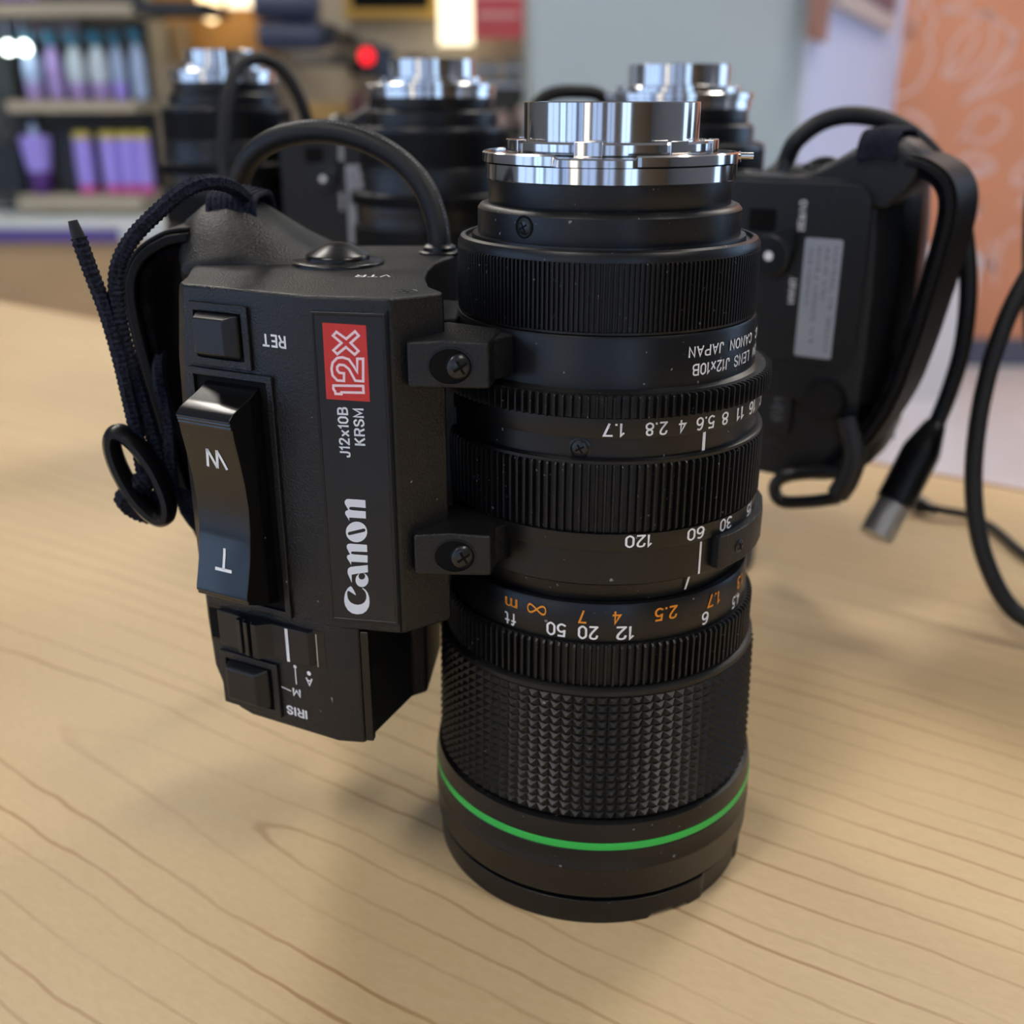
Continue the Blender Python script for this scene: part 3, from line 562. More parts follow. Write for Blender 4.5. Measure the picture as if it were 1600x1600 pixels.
    w = MB(); w.add([s1(30.9, .2, 71), s1(31.25, .2, 71), s1(31.25, .2, 80), s1(30.9, .2, 80)], [(0, 1, 2, 3)]); obj('channel_mark', w, 'yellow_plug', ch, smooth=False)
    f = frame('f', .2, 18.6, 53.2, 68.6, 1.9, .9); f.parent = L
    mb = MB(); mb.add([s1(1.8, .15, 54.7), s1(16.9, .15, 54.7), s1(16.9, .15, 67), s1(1.8, .15, 67)], [(0, 1, 2, 3)]); obj('button_recess', mb, 'deep', f, smooth=False)
    button(3.0, 15.8, 55.6, 66.4, 3.4, 'iris_button')
    w = MB()
    put_text(w, 'IRIS', lambda s, t: s1(26.4-6.4*s, .12, 57.3-2.6*t), 1.15)
    put_text(w, 'M', lambda s, t: s1(24.9-2.5*s, .12, 62.9-2.3*t), 1.1)
    put_text(w, 'A', lambda s, t: s1(29-2.2*s, .12, 67.1-2.3*t), 1.1)
    def disc(u, z, r): w.add([s1(u+r*math.cos(2*PI*k/14), .12, z+r*math.sin(2*PI*k/14)) for k in range(14)], [tuple(range(14))])
    disc(28.0, 68.4, .62); disc(23.8, 69.2, .5)
    w.add([s1(23.65, .12, 64.2), s1(23.95, .12, 64.2), s1(23.95, .12, 69), s1(23.65, .12, 69)], [(0, 1, 2, 3)])
    w.add([s1(19.0, .12, 62.1), s1(21.9, .12, 61.6), s1(21.9, .12, 61.9), s1(19.0, .12, 62.4)], [(0, 1, 2, 3)])
    obj('iris_lettering', w, 'white', L, smooth=False)
    # ---- clamp lugs to the barrel
    for zc in (147.3, 103.0):
        mb = MB(); x0, x1 = -45.6, -28.0; y0 = -39.9; hh = 5.0
        mb.loft([[(x0, y0, zc-hh), (x1, y0, zc-hh-.3), (x1, y0, zc+hh-.3), (x0+8, y0, zc+hh+.4), (x0, y0, zc+hh)],
                 [(x0-1, y0+16, zc-hh), (x1+3, y0+16, zc-hh-.3), (x1+3, y0+16, zc+hh-.3), (x0+8, y0+16, zc+hh+1.4), (x0-1, y0+16, zc+hh)]])
        lg = obj('clamp_lug', mb, 'plastic', T, bevel=.7)
        mb = MB(); mb.add([(x1-.3, -36, zc-4.6), (x1+4.5, -31, zc-4.6), (x1+4.5, -31, zc+4.4), (x1-.3, -36, zc+4.4), (x1-3, -26, zc-4.6), (x1+7, -22, zc-4.6), (x1+7, -22, zc+4.4), (x1-3, -26, zc+4.4)], [(0, 1, 2, 3), (5, 4, 7, 6), (1, 5, 6, 2), (4, 0, 3, 7), (3, 2, 6, 7), (4, 5, 1, 0)])
        obj('lug_foot', mb, 'plastic', lg, bevel=.5)
        cx = -36.3
        mb = MB(); mb.lathe([(4.95, -.1), (4.9, .22), (4.6, .25), (4.5, .0), (4.5, -.15)], 40); mb.apply(lambda x, y, z: (cx+x, y0-z, zc-.2+y*.84)); obj('screw_well_rim', mb, 'smooth', lg)
        mb = MB(); mb.lathe([(4.55, .02), (4.55, .1)], 40); mb.apply(lambda x, y, z: (cx+x, y0-z, zc-.2+y*.84)); obj('screw_well', mb, 'deep', lg, smooth=False)
        cross_screw(lg, (cx+1.75, y0-.1, zc-.2), (.35, -1, 0), 2.7, domed=.45)
    # bracket saddle between grip and barrel
    mb = MB(); mb.prism([(-44, -14), (-36, -12), (-36, 12), (-44, 14)], 92, 152); obj('mounting_saddle', mb, 'plastic', T, bevel=.6)
    # ---- back panel (seen on the other lenses)
    mb = MB(); rc = []
    for (cx, cz, a0) in ((-88, 150, 180), (-50, 152, 90)): pass
    def rrect(x0, x1, z0, z1, r, n=6):
        o = []
        for cx, cz, a0 in ((x1-r, z1-r, 0), (x0+r, z1-r, 90), (x0+r, z0+r, 180), (x1-r, z0+r, 270)):
            for k in range(n+1): a = math.radians(a0+90*k/n); o.append((cx+r*math.cos(a), cz+r*math.sin(a)))
        return o
    pts = rrect(-97, -42, 97, 160, 7)
    mb.loft([[(x, 46.2, z) for x, z in pts], [(x, 48.2, z) for x, z in pts]]); bp = obj('back_cover', mb, 'plastic', T, bevel=.5)
    mb = MB(); pts = rrect(-64, -54, 142.5, 150.5, 1); mb.loft([[(x, 48.1, z) for x, z in pts], [(x, 48.5, z) for x, z in pts]]); sk = obj('connector_socket', mb, 'deep', bp)
    mb = MB(); mb.lathe([(1.3, 0), (1.3, 1.4), (.9, 1.6)], 16); mb.apply(lambda x, y, z: (-60.5+x, 48.4+z, 146+y)); obj('socket_pin', mb, 'chrome2', sk)
    mb = MB(); mb.lathe([(7.4, -.3), (7.4, 2.2), (6.6, 2.8), (.0005, 2.9)], 32); mb.apply(lambda x, y, z: (-63.5+x, 48.2+z, 134.5+y)); kn = obj('mode_lever', mb, 'button', T)
    mb = MB(); mb.add([(-72, 50.4, 136), (-65, 50.4, 141.5), (-60, 50.4, 141.5), (-72, 50.4, 146), (-72, 47, 136), (-65, 47, 141.5), (-60, 47, 141.5), (-72, 47, 146)], [(0, 1, 2, 3), (7, 6, 5, 4), (0, 4, 5, 1), (1, 5, 6, 2), (2, 6, 7, 3), (3, 7, 4, 0)]); obj('lever_wing', mb, 'button', kn, bevel=.3)
    mb = MB(); mb.lathe([(1.7, 2.9), (1.7, 3.02)], 16); mb.apply(lambda x, y, z: (-63.5+x, 48.2+z, 134.5+y)); obj('lever_dot', mb, 'white', kn, smooth=False)
    w = MB(); put_text(w, 'SERVO', lambda s, t: (-72.2-2.6*t, 48.3, 143.5+10.5*s)); put_text(w, 'MANU.', lambda s, t: (-71.2-2.6*t, 48.3, 118+9.5*s)); obj('mode_lettering', w, 'white', bp, smooth=False)
    mb = MB(); pts = rrect(-89, -75.5, 99.5, 141.5, 1); mb.loft([[(x, 48.15, z) for x, z in pts], [(x, 48.4, z) for x, z in pts]]); st = obj('rating_label', mb, 'sticker', bp, label='silver grey rating label')
    w = MB()
    for k, (t, a, b) in enumerate((('CANON INC.', 118, 139), ('TV ZOOM LENS', 104, 139), ('12V 0.3A', 120, 139), ('MADE IN JAPAN', 102, 139))): put_text(w, t, lambda s, t_, k=k, a=a, b=b: (-77.4-2.9*k-1.4*t_, 48.45, a+(b-a)*s))
    obj('label_print', w, 'grey_print', bp, smooth=False)
    w = MB(); put_text(w, '69410A', lambda s, t: (-68.2-4.4*t, 46.2, 73+20*s)); 
    mb = MB(); pts = rrect(-75.5, -44, 68, 96.5, 1.5); mb.loft([[(x, 43, z) for x, z in pts], [(x, 46.1, z) for x, z in pts]]); sp = obj('serial_cover', mb, 'plastic', T, bevel=.4); obj('serial_lettering', w, 'grey_print', sp, smooth=False)
    mb = MB(); gear(mb, 6.6, 7.2, -7, 3.2, 30, .5, .3); mb.apply(lambda x, y, z: (-88.5+x, 47+z, 84+y)); obj('thumb_wheel', mb, 'knurl', T, angle=30)
    mb = MB(); mb.tube([(-96, 44, 78), (-101, 46, 66), (-100, 47, 56), (-97, 47, 49)], 4.2, 12); obj('hook_post', mb, 'plastic', T)
    mb = MB(); mb.tube([(-99, 47, 58), (-88, 49, 56.5), (-77, 50, 53), (-73.5, 50, 48), (-77, 50, 43), (-88, 49, 45), (-98, 47, 48)], 2.5, 10); obj('wire_loop', mb, 'smooth', T)
    # ---- hand strap: leather band standing out from the palm side
    path = [(-105.5, 166.4), (-108, 166.2), (-111.5, 165.4), (-117.2, 161.8), (-120.2, 156), (-120.4, 147), (-118.6, 133), (-116, 117), (-113.5, 103), (-110, 88), (-104, 74), (-97, 64), (-92, 58)]
    P_ = catmull([(x, 0, z) for x, z in path], 5)
    def band(off, th, y0, y1, nm, m_, edge=1.0):
        rings = []; n = len(P_)
        for i, p in enumerate(P_):
            d = (P_[min(i+1, n-1)]-P_[max(i-1, 0)]).normalized(); nn = Vector((-d.z, 0, d.x)); nn = -nn if nn.x > 0 and i > 3 else nn
            if i <= 3: nn = Vector((-.2, 0, 1)).normalized() if nn.z < 0 else nn
            a = p+nn*off; b = p+nn*(off+th)
            yy0 = y0+5*math.sin(i/n*PI)*-.3; yy1 = y1
            rings.append([(a.x, yy0, a.z), (b.x, yy0, b.z), (b.x, yy1, b.z), (a.x, yy1, a.z)])
        mb = MB(); mb.loft(rings); return obj(nm, mb, m_, T, bevel=.5, angle=50)
    band(0, 2.4, 14, 47, 'hand_strap', 'leather'); band(-2.8, 2.4, 16, 45, 'strap_lining', 'suede'); band(2.5, 1.2, 15.5, 45.5, 'strap_facing', 'leather')
    # webbing wrapped over the horn
    mb = MB()
    for k in range(9):
        x = -90.5-1.45*k; z = 175.2+ (k*.32 if k < 5 else 1.3-(k-4)*.15)
        mb.tube([(x+.2, 21.5, z-6.2), (x, 23.5, z-.6), (x, 27, z+1.2), (x, 34, z+1.5), (x, 42, z+1.2), (x, 46.5, z-2), (x, 47.5, z-8)], .85, 8, 4)
    obj('horn_webbing', mb, 'cord', T)
# ------------------------------------------------------------------ cords, cables of each lens
def braided(mb, pts, r, amp=.12):
    """woven cord: tube whose radius carries a diagonal braid"""
    P = catmull(pts, 10); L = 0; n = len(P); seg = 24; rings = []; up = Vector((0, 1, 0)); prev = None
    Q = [P[0]]
    for i in range(1, n):                                     # resample to even steps
        d = (P[i]-P[i-1]).length; k = max(1, int(d/.35))
        for j in range(1, k+1): Q.append(P[i-1].lerp(P[i], j/k))
    n = len(Q)
    for i, p in enumerate(Q):
        d = (Q[min(i+1, n-1)]-Q[max(i-1, 0)]).normalized()
        if i: L += (Q[i]-Q[i-1]).length
        if prev is None: nx = d.cross(up)
        else: nx = prev-d*prev.dot(d)
        nx.normalize(); prev = nx; ny = d.cross(nx); ring = []
        for k in range(seg):
            a = 2*PI*k/seg
            q = math.sin(3*a+L*2.2)*math.sin(3*a-L*2.2)
            rr = r*(1+amp*q*1.6); ring.append(p+nx*rr*math.cos(a)+ny*rr*math.sin(a))
        rings.append(ring)
    mb.loft(rings)

def main_extras(T):
    # thick cable leaving the grommet and arching over to the back
    path = [(-42.8, 31, 158), (-42.7, 31.2, 163), (-43.6, 33, 170), (-46.5, 35, 177.5), (-51, 37.2, 183), (-57.5, 39.5, 187.6), (-65, 41.5, 190.7), (-73.5, 43.5, 192.3), (-82, 46.0, 191.8), (-90, 48.5, 189.6), (-97, 52, 185), (-102, 57, 178), (-106, 63, 168), (-109, 70, 152), (-112, 80, 120), (-108, 92, 70), (-98, 104, 25), (-84, 116, 5), (-60, 124, 3.2), (-20, 132, 3.2)]
    mb = MB(); mb.tube(path, 3.15, 20, 8); cb = obj('cable', mb, 'cable', T, label='thick black rubber cable')
    mb = MB(); mb.lathe([(4.6, 0), (4.4, 6), (3.3, 9)], 24); mb.apply(lambda x, y, z: (-42.8+x, 31+y, 161.8+z*.25)); obj('strain_relief', mb, 'smooth', cb)
    # faint print on the cable crest
    Pc = catmull(path, 8); w = MB()
    for i in range(12, 62):
        if i % 7 in (0, 1): continue
        p = Pc[i]; d = (Pc[i+1]-Pc[i-1]).normalized(); up = d.cross(Vector((0, 1, 0))); up = up if up.z > 0 else -up; sd = d.cross(up)
        nrm = (up*.8 - Vector((0, 1, 0))*.6).normalized(); nrm = (nrm-d*nrm.dot(d)).normalized(); tg = d.cross(nrm)
        a = p+nrm*3.28; w.add([a+d*.5-tg*.32, a+d*.15+tg*.3, a-d*.2+tg*.3, a-d*.5-tg*.1], [(0, 1, 2, 3)])
    obj('cable_print', w, 'cable_print', cb, smooth=False)
    # cord from the horn webbing down to the slider and back
    mb = MB(); braided(mb, [(-93, 25, 176.5), (-93, 15, 179.5), (-94.5, 6, 181.6), (-98, 1, 181.6), (-102.5, -1, 179.2), (-108.5, -2, 174.5), (-114.5, -2, 169.0), (-118.6, -2, 162.5), (-120.0, -2, 154.5), (-119.7, -2, 146), (-118.4, -2, 138), (-116.6, -2, 128), (-115.4, -2, 120), (-114.3, -2, 112), (-114.8, -2, 106), (-117, -2, 101)], 1.75)
    obj('cord', mb, 'cord', T)
    mb = MB(); braided(mb, [(-126.6, -3, 169.6), (-126.0, -3, 166.5), (-124.6, -3, 160.5), (-122.6, -3, 152), (-120.6, -4, 142), (-119.4, -4.5, 132), (-118.6, -4.5, 122), (-118.2, -4.5, 112), (-118.4, -4, 106), (-119.5, -3, 101)], 1.7)
    cd = obj('cord', mb, 'cord', T)
    mb = MB(); mb.tube([(-127.5, -3, 173.6), (-127.1, -3, 171.5), (-126.5, -3, 169)], lambda t: 1.1+.6*t, 12, 4); obj('cord_tip', mb, 'cable', cd, label='cut grey tip of the cord')
    mb = MB(); braided(mb, [(-117.6, 18, 137), (-115.6, 9, 133), (-113.2, 3, 128), (-111.8, 0, 122), (-111.4, -2, 116), (-112.0, -2, 108), (-111.3, -2, 103)], 1.6); obj('cord', mb, 'cord', T)
    mb = MB(); braided(mb, [(-116.8, -4, 110), (-121, -6, 107), (-123.6, -5, 103.5), (-122, -2, 99.5), (-118, 0, 97.5), (-114.5, 0, 99.5)], 2.5); obj('knot_loop', mb, 'cord', T)
    # oval slider
    mb = MB(); seg = 48; pts = []
    for k in range(seg):
        a = 2*PI*k/seg; u = 4.2*math.cos(a); v = 12.4*math.sin(a); pts.append((u, v))
    th = math.radians(24); cx, cy, cz = -118.3, -6.5, 110.6; rings = []
    for (u, v) in pts:
        x = cx+u*math.cos(th)+v*math.sin(-th)*-1*-1; z = cz+u*math.sin(-th)*-1*-1+v*math.cos(th)
        x = cx+u*math.cos(th)-v*math.sin(th); z = cz+u*math.sin(th)+v*math.cos(th)
        rings.append(Vector((x, cy+v*.05, z)))
    tb = []
    for k in range(seg):
        d = (rings[(k+1) % seg]-rings[k-1]).normalized(); nx = d.cross(Vector((0, 1, 0))).normalized()
        tb.append([rings[k]+nx*2.1*math.cos(t)+Vector((0, 3.6*math.sin(t), 0)) for t in [2*PI*j/10 for j in range(10)]])
    tb.append(tb[0]); mb.loft(tb, False)
    obj('cord_slider', mb, 'smooth', T, label='oval black plastic cord slider')
    # ribbed webbing from the slider into the palm side
    mb = MB()
    for k in range(7): mb.tube([(-113.5+.3*k, 3, 99.5-1.0*k+4), (-109, 4, 101.5-1.6*k), (-104.5, 6, 99.0-1.9*k), (-101, 8, 95.5-2.1*k)], 1.0, 8, 4)
    obj('lower_webbing', mb, 'cord', T)

def plug(T, pts_body, r, par_cable):
    pass
CABLES = {}

main = make_lens('black broadcast zoom lens with green ring and red 12x plate, nearest the camera', (23.15, 261.8, 0), 0)
main_extras(main)

def back_cable(T, path, r=2.6, plug_from=None, group=None):
    mb = MB(); mb.tube(path, r, 14, 8); cb = obj('cable', mb, 'cable', T)
    if plug_from:
        a, b, c = [Vector(p) for p in plug_from]
        mb = MB(); mb.tube([a, a.lerp(b, .35), a.lerp(b, .4), b], lambda t: 4.2 if t < .3 else 7.6, 18, 1); obj('plug_body', mb, 'smooth', cb)
        mb = MB(); mb.tube([b, b.lerp(c, .1), b.lerp(c, .12), c], lambda t: 5.6 if t < .2 else 6.8, 20, 1); obj('plug_shell', mb, 'plug', cb, label='bare metal plug shell')
    return cb
def copy_lens(src, loc, rz, label, hood, skip=('cable', 'cord', 'cord_tip', 'cord_slider', 'knot_loop', 'lower_webbing')):
    T = src.copy(); C.objects.link(T); T.location = W(*loc); T.rotation_euler = (0, 0, rz); T['label'] = label
    for ch in list(src.children):
        if ch.name.split('.')[0] in skip: continue
        c = ch.copy(); C.objects.link(c); c.parent = T
        for g in list(ch.children):
            d = g.copy(); C.objects.link(d); d.parent = c
    mb = MB(); mb.lathe([(46.0, -hood), (46.7, -hood+.8), (46.7, -1.8), (45.4, .6), (43, 1.2)], 96); obj('lens_hood', mb, 'knurl', T)
    return T
def topz(px, py, Y): return at(px, py, Y)
def loc_in(T, pts):
    """points given as (px,py,Y) or world (x,y,z,'w'), returned in the frame of lens T"""
    a = -T.rotation_euler.z; o = T.location; ox, oy, oz = o.x*1000, o.y*1000, (o.z-TZ)*1000; out = []
    for p in pts:
        x, y, z = p[:3] if len(p) == 4 else at(*p)
        x -= ox; y -= oy; z -= oz; out.append((x*math.cos(a)-y*math.sin(a), x*math.sin(a)+y*math.cos(a), z))
    return out
def flat(px, py, z):
    """point of height z above the table seen at (px,py)"""
    c, s = math.cos(TH), math.sin(TH); b = (800-py)/F; t = (z-EYE)/(-s+b*c); return ((px-800)/F*t, (c+b*s)*t, z, 'w')
tR = at(1062, 101, 464); tM = at(675, 93, 541); tL = at(346, 79, 648)
hR, hM, hL = tR[2]-200, tM[2]-200, tL[2]-200
right = copy_lens(main, (tR[0], 464, hR), math.radians(146), 'black zoom lens with silver rating label and metal cable plug, behind right', hR)
middle = copy_lens(main, (tM[0], 541, hM), math.radians(215), 'black zoom lens with chrome mount standing behind, third from the right', hM)
left = copy_lens(main, (tL[0], 648, hL), math.radians(178), 'black zoom lens behind the grip, leftmost lens beside the purple bottles', hL)
back_cable(right, [(-50, 31, 158)]+loc_in(right, [(1222, 262, 425), (1243, 222, 424), (1285, 190, 423), (1335, 180, 422), (1392, 192, 421), (1445, 228, 420), (1485, 285, 418), (1506, 360, 416), (1513, 450, 414), (1504, 540, 412), (1484, 610, 410), (1462, 665, 408)]), 3.4, loc_in(right, [(1462, 662, 408), (1398, 785, 396), (1368, 838, 390)]))
back_cable(left, [(-43, 31, 158)]+loc_in(left, [(482, 205, 615), (470, 160, 612), (450, 122, 608), (425, 98, 603), (395, 92, 596), (370, 108, 588), (355, 150, 580), (350, 210, 574), (352, 270, 570), (362, 330, 566), (380, 400, 562)]), 3.4)
back_cable(middle, [(-42, 30, 158)]+loc_in(middle, [(835, 200, 560), (838, 165, 562), (862, 147, 565), (900, 143, 568), (938, 150, 572), (965, 190, 576), (975, 300, 580)]), 3.4)
# fourth lens, only its strap and cables reach into the frame
far = copy_lens(main, (325, 384, hR), math.radians(-6), 'black zoom lens at the right edge, showing only its strap and looped cable', hR)
w_ = far.location
back_cable(far, [(-60, 31, 158), (-62, 33, 172)]+loc_in(far, [(1680, 330, 400), (1640, 380, 398), (1602, 440, 396), (1572, 500, 394), (1545, 580, 391), (1527, 670, 388), (1521, 760, 384), (1530, 840, 379), (1552, 905, 374), (1580, 950, 370), (1612, 972, 366), (1650, 985, 362), flat(1730, 1015, 4), flat(1850, 1010, 4), flat(2000, 960, 4), flat(2100, 880, 4)]), 3.4)
mb = MB(); mb.tube(loc_in(far, [flat(2050, 990, 3), flat(1850, 985, 3), flat(1740, 965, 3), flat(1690, 930, 3), flat(1640, 890, 3), flat(1595, 862, 3), flat(1555, 828, 3.2), flat(1515, 806, 4), flat(1470, 797, 5), flat(1445, 790, 5.5)]), 2.2, 12, 6); c2 = obj('cable', mb, 'cable', far)
mb = MB(); mb.tube(loc_in(far, [flat(1462, 797, 5), flat(1442, 790, 5.5), flat(1424, 782, 6)]), lambda t: 3 if t < .3 else 4.4, 14, 2); obj('plug_body', mb, 'smooth', c2)
# ------------------------------------------------------------------ table
e = Vector((.815, -.579, 0)); ni = Vector((-.579, -.815, 0)); o0 = Vector((282.8, 548.1, 0))
def tp(a, b): p = o0+e*a+ni*b; return (p.x, p.y)
T = thing('table', 'light maple topped table the black lenses stand on', 'table', (0, 0, -750))
mb = MB(); q = [tp(-1500, 3), tp(900, 3), tp(900, 720), tp(-1500, 720)]; mb.prism(list(reversed(q)), 720, 750); obj('table_top', mb, 'maple', T, bevel=.8)
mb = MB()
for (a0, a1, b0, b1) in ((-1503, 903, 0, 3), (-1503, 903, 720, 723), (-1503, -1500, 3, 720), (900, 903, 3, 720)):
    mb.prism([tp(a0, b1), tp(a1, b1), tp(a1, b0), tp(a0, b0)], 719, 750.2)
obj('edge_reflection', mb, 'maple_dark', T, smooth=False)  # added thin strip, a reddish reflection along the edge painted as brown
mb = MB(); mb.prism([tp(-1440, 670), tp(840, 670), tp(840, 60), tp(-1440, 60)], 660, 720); obj('apron', mb, 'cabinet_wood', T, smooth=False)
for a, b in ((-1430, 90), (830, 90), (-1430, 640), (830, 640)):
    mb = MB(); x, y = tp(a, b); mb.box(x-30, x+30, y-30, y+30, 0, 662); obj('leg', mb, 'maple_dark', T, bevel=3)
# ------------------------------------------------------------------ room
FL = -750; CE = 2250; XL, XR, YB, YN = -3600, 3400, 4700, -2900
M['floor'] = mat('pale_vinyl_floor', (.74, .68, .65), .35, var=(1.2, .08))
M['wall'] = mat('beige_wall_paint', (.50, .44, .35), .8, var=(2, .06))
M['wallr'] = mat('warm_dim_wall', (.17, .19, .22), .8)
M['ceil'] = mat('grey_ceiling', (.36, .36, .36), .9)
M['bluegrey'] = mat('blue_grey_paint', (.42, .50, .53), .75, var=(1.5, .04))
M['lavender'] = mat('lavender_window_lit', (.60, .62, .78), .75)  # column side made paler and bluer for the window light on it
M['orange'] = mat('orange_mural_paint', (.68, .28, .145), .75, var=(1.5, .08))
M['mural_white'] = mat('mural_line_paint', (.76, .48, .40), .75)
M['skirting'] = mat('dark_skirting', (.09, .10, .14), .6)
struct('floor', MB().box(XL, XR, YN, YB, FL-60, FL), 'floor')
struct('ceiling', MB().box(XL, XR, YN, YB, CE, CE+60), 'ceil')
struct('wall_back', MB().box(XL, 500, YB, YB+80, FL, CE), 'wall')
OY = 4000
wr = struct('wall_mural', MB().box(1300, XR, OY, OY+80, FL, CE), 'orange')
struct('baseboard_mural', MB().box(1341, XR, OY-14, OY, FL, FL+105), 'skirting')
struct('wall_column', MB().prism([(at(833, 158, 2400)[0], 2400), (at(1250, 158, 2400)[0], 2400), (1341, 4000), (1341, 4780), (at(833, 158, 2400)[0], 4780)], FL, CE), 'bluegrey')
cxr = at(1250, 158, 2400)[0]
# thin slab on the column's window side, daylight put into its paler colour
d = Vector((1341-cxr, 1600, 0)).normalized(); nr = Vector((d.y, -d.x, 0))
mb = MB(); a = Vector((cxr, 2400, 0)); b = Vector((1341, 4000, 0)); mb.prism([tuple((a)[:2]), tuple((b)[:2]), tuple((b+nr*8)[:2]), tuple((a+nr*8)[:2])], FL, CE); struct('column_lit_face_1', mb, 'lavender')
# side walls and the wall behind the camera, with windows
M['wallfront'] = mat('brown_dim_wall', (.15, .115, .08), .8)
def wall_with_windows(name, axis, c, lo, hi, wins, th=90):
    """axis 'x': wall in the plane x=c ; wins = [(a0,a1,z0,z1)]"""
    mb = MB(); ed = sorted(wins); cur = lo
    def bx(a0, a1, z0, z1):
        if a1-a0 < 1 or z1-z0 < 1: return
        if axis == 'x': mb.box(min(c, c+th), max(c, c+th), a0, a1, z0, z1)
        else: mb.box(a0, a1, min(c, c+th), max(c, c+th), z0, z1)
    for a0, a1, z0, z1 in ed: bx(cur, a0, FL, CE); bx(a0, a1, FL, z0); bx(a0, a1, z1, CE); cur = a1
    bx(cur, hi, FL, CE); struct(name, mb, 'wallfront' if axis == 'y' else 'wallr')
WM = mat('daylight_behind_glass', (.6, .7, .9), .4, emit=(.42, .66, 1.0), estr=K_WIN)
WMW = mat('hazy_daylight_behind_glass', (.8, .8, .8), .4, emit=(1.0, .93, .80), estr=K_WIN*.85)
wn = 0
def window(axis, c, a0, a1, z0, z1, m_=None, bars=2):
    global wn; wn += 1
    mb = MB()
    def bx(b, p0, p1, q0, q1, d0, d1):
        if axis == 'x': b.box(c+d0, c+d1, p0, p1, q0, q1)
        else: b.box(p0, p1, c+d0, c+d1, q0, q1)
    t = 45
    bx(mb, a0, a1, z0, z0+t, -20, 60); bx(mb, a0, a1, z1-t, z1, -20, 60); bx(mb, a0, a0+t, z0, z1, -20, 60); bx(mb, a1-t, a1, z0, z1, -20, 60)
    for k in range(1, bars):
        x = a0+(a1-a0)*k/bars; bx(mb, x-t/2, x+t/2, z0, z1, -18, 58)
    w = struct('window_%d' % wn, mb, M['skirting'])
    g = MB(); bx(g, a0+t, a1-t, z0+t, z1-t, 15, 25); o = obj('pane', g, m_ or WM, w, smooth=False)
WD = mat('dim_daylight_behind_glass', (.5, .6, .8), .4, emit=(.40, .60, 1.0), estr=K_WIN*.32)
WD2 = mat('soft_daylight_behind_glass', (.5, .6, .8), .4, emit=(.42, .62, 1.0), estr=K_WIN*.62)
LW = [(-2750, -1500, -690, 1900, WD2), (-1400, -750, -690, 1900, WM), (-650, 600, -690, 1900, WD2)]
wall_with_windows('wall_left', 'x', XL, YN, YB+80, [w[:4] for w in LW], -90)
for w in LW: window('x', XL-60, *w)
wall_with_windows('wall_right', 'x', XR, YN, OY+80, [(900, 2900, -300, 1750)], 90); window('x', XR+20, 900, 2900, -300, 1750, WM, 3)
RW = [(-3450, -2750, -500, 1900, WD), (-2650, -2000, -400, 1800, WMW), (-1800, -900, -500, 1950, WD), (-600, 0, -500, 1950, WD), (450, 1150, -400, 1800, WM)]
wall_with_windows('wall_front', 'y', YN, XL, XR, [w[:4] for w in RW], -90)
for w in RW: window('y', YN-60, *w)
# ceiling lamps
LM = mat('lamp_diffuser', (.9, .9, .9), .5, emit=(1.0, .94, .85), estr=K_CEIL)
lamp_spots = [(900, 1500, 'right of the column front'), (-1200, 1700, 'above the bottle shelf side'), (1500, -700, 'behind the camera on the right'), (-1100, -800, 'behind the camera on the left'), (-1400, 3500, 'at the back wall'), (2300, 2900, 'before the orange mural')]
for x, y, s_ in lamp_spots:
    L = thing('ceiling_lamp', 'square warm white ceiling lamp '+s_, 'lamp', (x, y, CE-60), 0, 'square ceiling lamps')
    mb = MB()
    for a0, a1, b0, b1 in ((-330, 330, -330, -290), (-330, 330, 290, 330), (-330, -290, -290, 290), (290, 330, -290, 290)): mb.box(a0, a1, b0, b1, 0, 60)
    obj('lamp_frame', mb, 'white', L, smooth=False)
    mb = MB(); mb.box(-290, 290, -290, 290, 15, 30); obj('diffuser', mb, LM, L, smooth=False)
# ------------------------------------------------------------------ mural drawings (white line art on the orange wall)
def stroke(mb, pts, w, Y):
    P = catmull([Vector((*p, 0)) for p in pts], 6); n = len(P); vs = []
    for i, p in enumerate(P):
        d = (P[min(i+1, n-1)]-P[max(i-1, 0)]); d.z = 0; d.normalize(); nn = Vector((-d.y, d.x, 0))*w/2
        for s_ in (1, -1): q = at((p+nn*s_).x, (p+nn*s_).y, Y); vs += [q]
    n2 = len(vs)//2
    mb.add([(x, y, z) for x, y, z in vs]+[(x, y+2.2, z) for x, y, z in vs], [(2*k, 2*k+1, 2*k+3, 2*k+2) for k in range(n2-1)])
def drawing(name, loops, w=5.5):
    mb = MB()
    for lp in loops: stroke(mb, lp, w, OY-1.5)
    ctr = mb.v[0]; o = obj(name, mb, 'mural_white', wr, smooth=False)
    return o
drawing('drawn_leaf', [[(1443, -10), (1428, 30), (1418, 62), (1402, 110), (1392, 145), (1398, 152), (1430, 138), (1448, 110), (1456, 85), (1450, 55), (1460, 35), (1452, 10), (1443, -10)], [(1418, 60), (1432, 30)]])
drawing('drawn_leaf', [[(1548, 15), (1510, 45), (1488, 70), (1484, 95), (1475, 118), (1500, 118), (1530, 100), (1550, 70), (1552, 40), (1548, 15)], [(1528, 50), (1512, 85), (1480, 115)]])
drawing('drawn_leaf', [[(1520, -5), (1480, 12), (1475, 18), (1530, 20), (1570, 40), (1580, 70), (1545, 110), (1520, 140), (1503, 160)], [(1590, 45), (1575, 90), (1540, 135), (1505, 162)], [(1600, 115), (1570, 130), (1530, 150)]])
drawing('drawn_leaf', [[(1562, 172), (1545, 168), (1522, 182), (1512, 205), (1525, 222), (1548, 218), (1568, 200), (1574, 182), (1562, 172)], [(1512, 205), (1498, 220)]])
drawing('drawn_leaf', [[(1500, 250), (1515, 242), (1540, 248), (1552, 262), (1530, 272), (1505, 275), (1500, 250)], [(1500, 264), (1545, 263)]], 8)
drawing('drawn_leaf', [[(1412, 175), (1432, 180), (1448, 195), (1455, 215)], [(1405, 195), (1425, 200)]], 8)
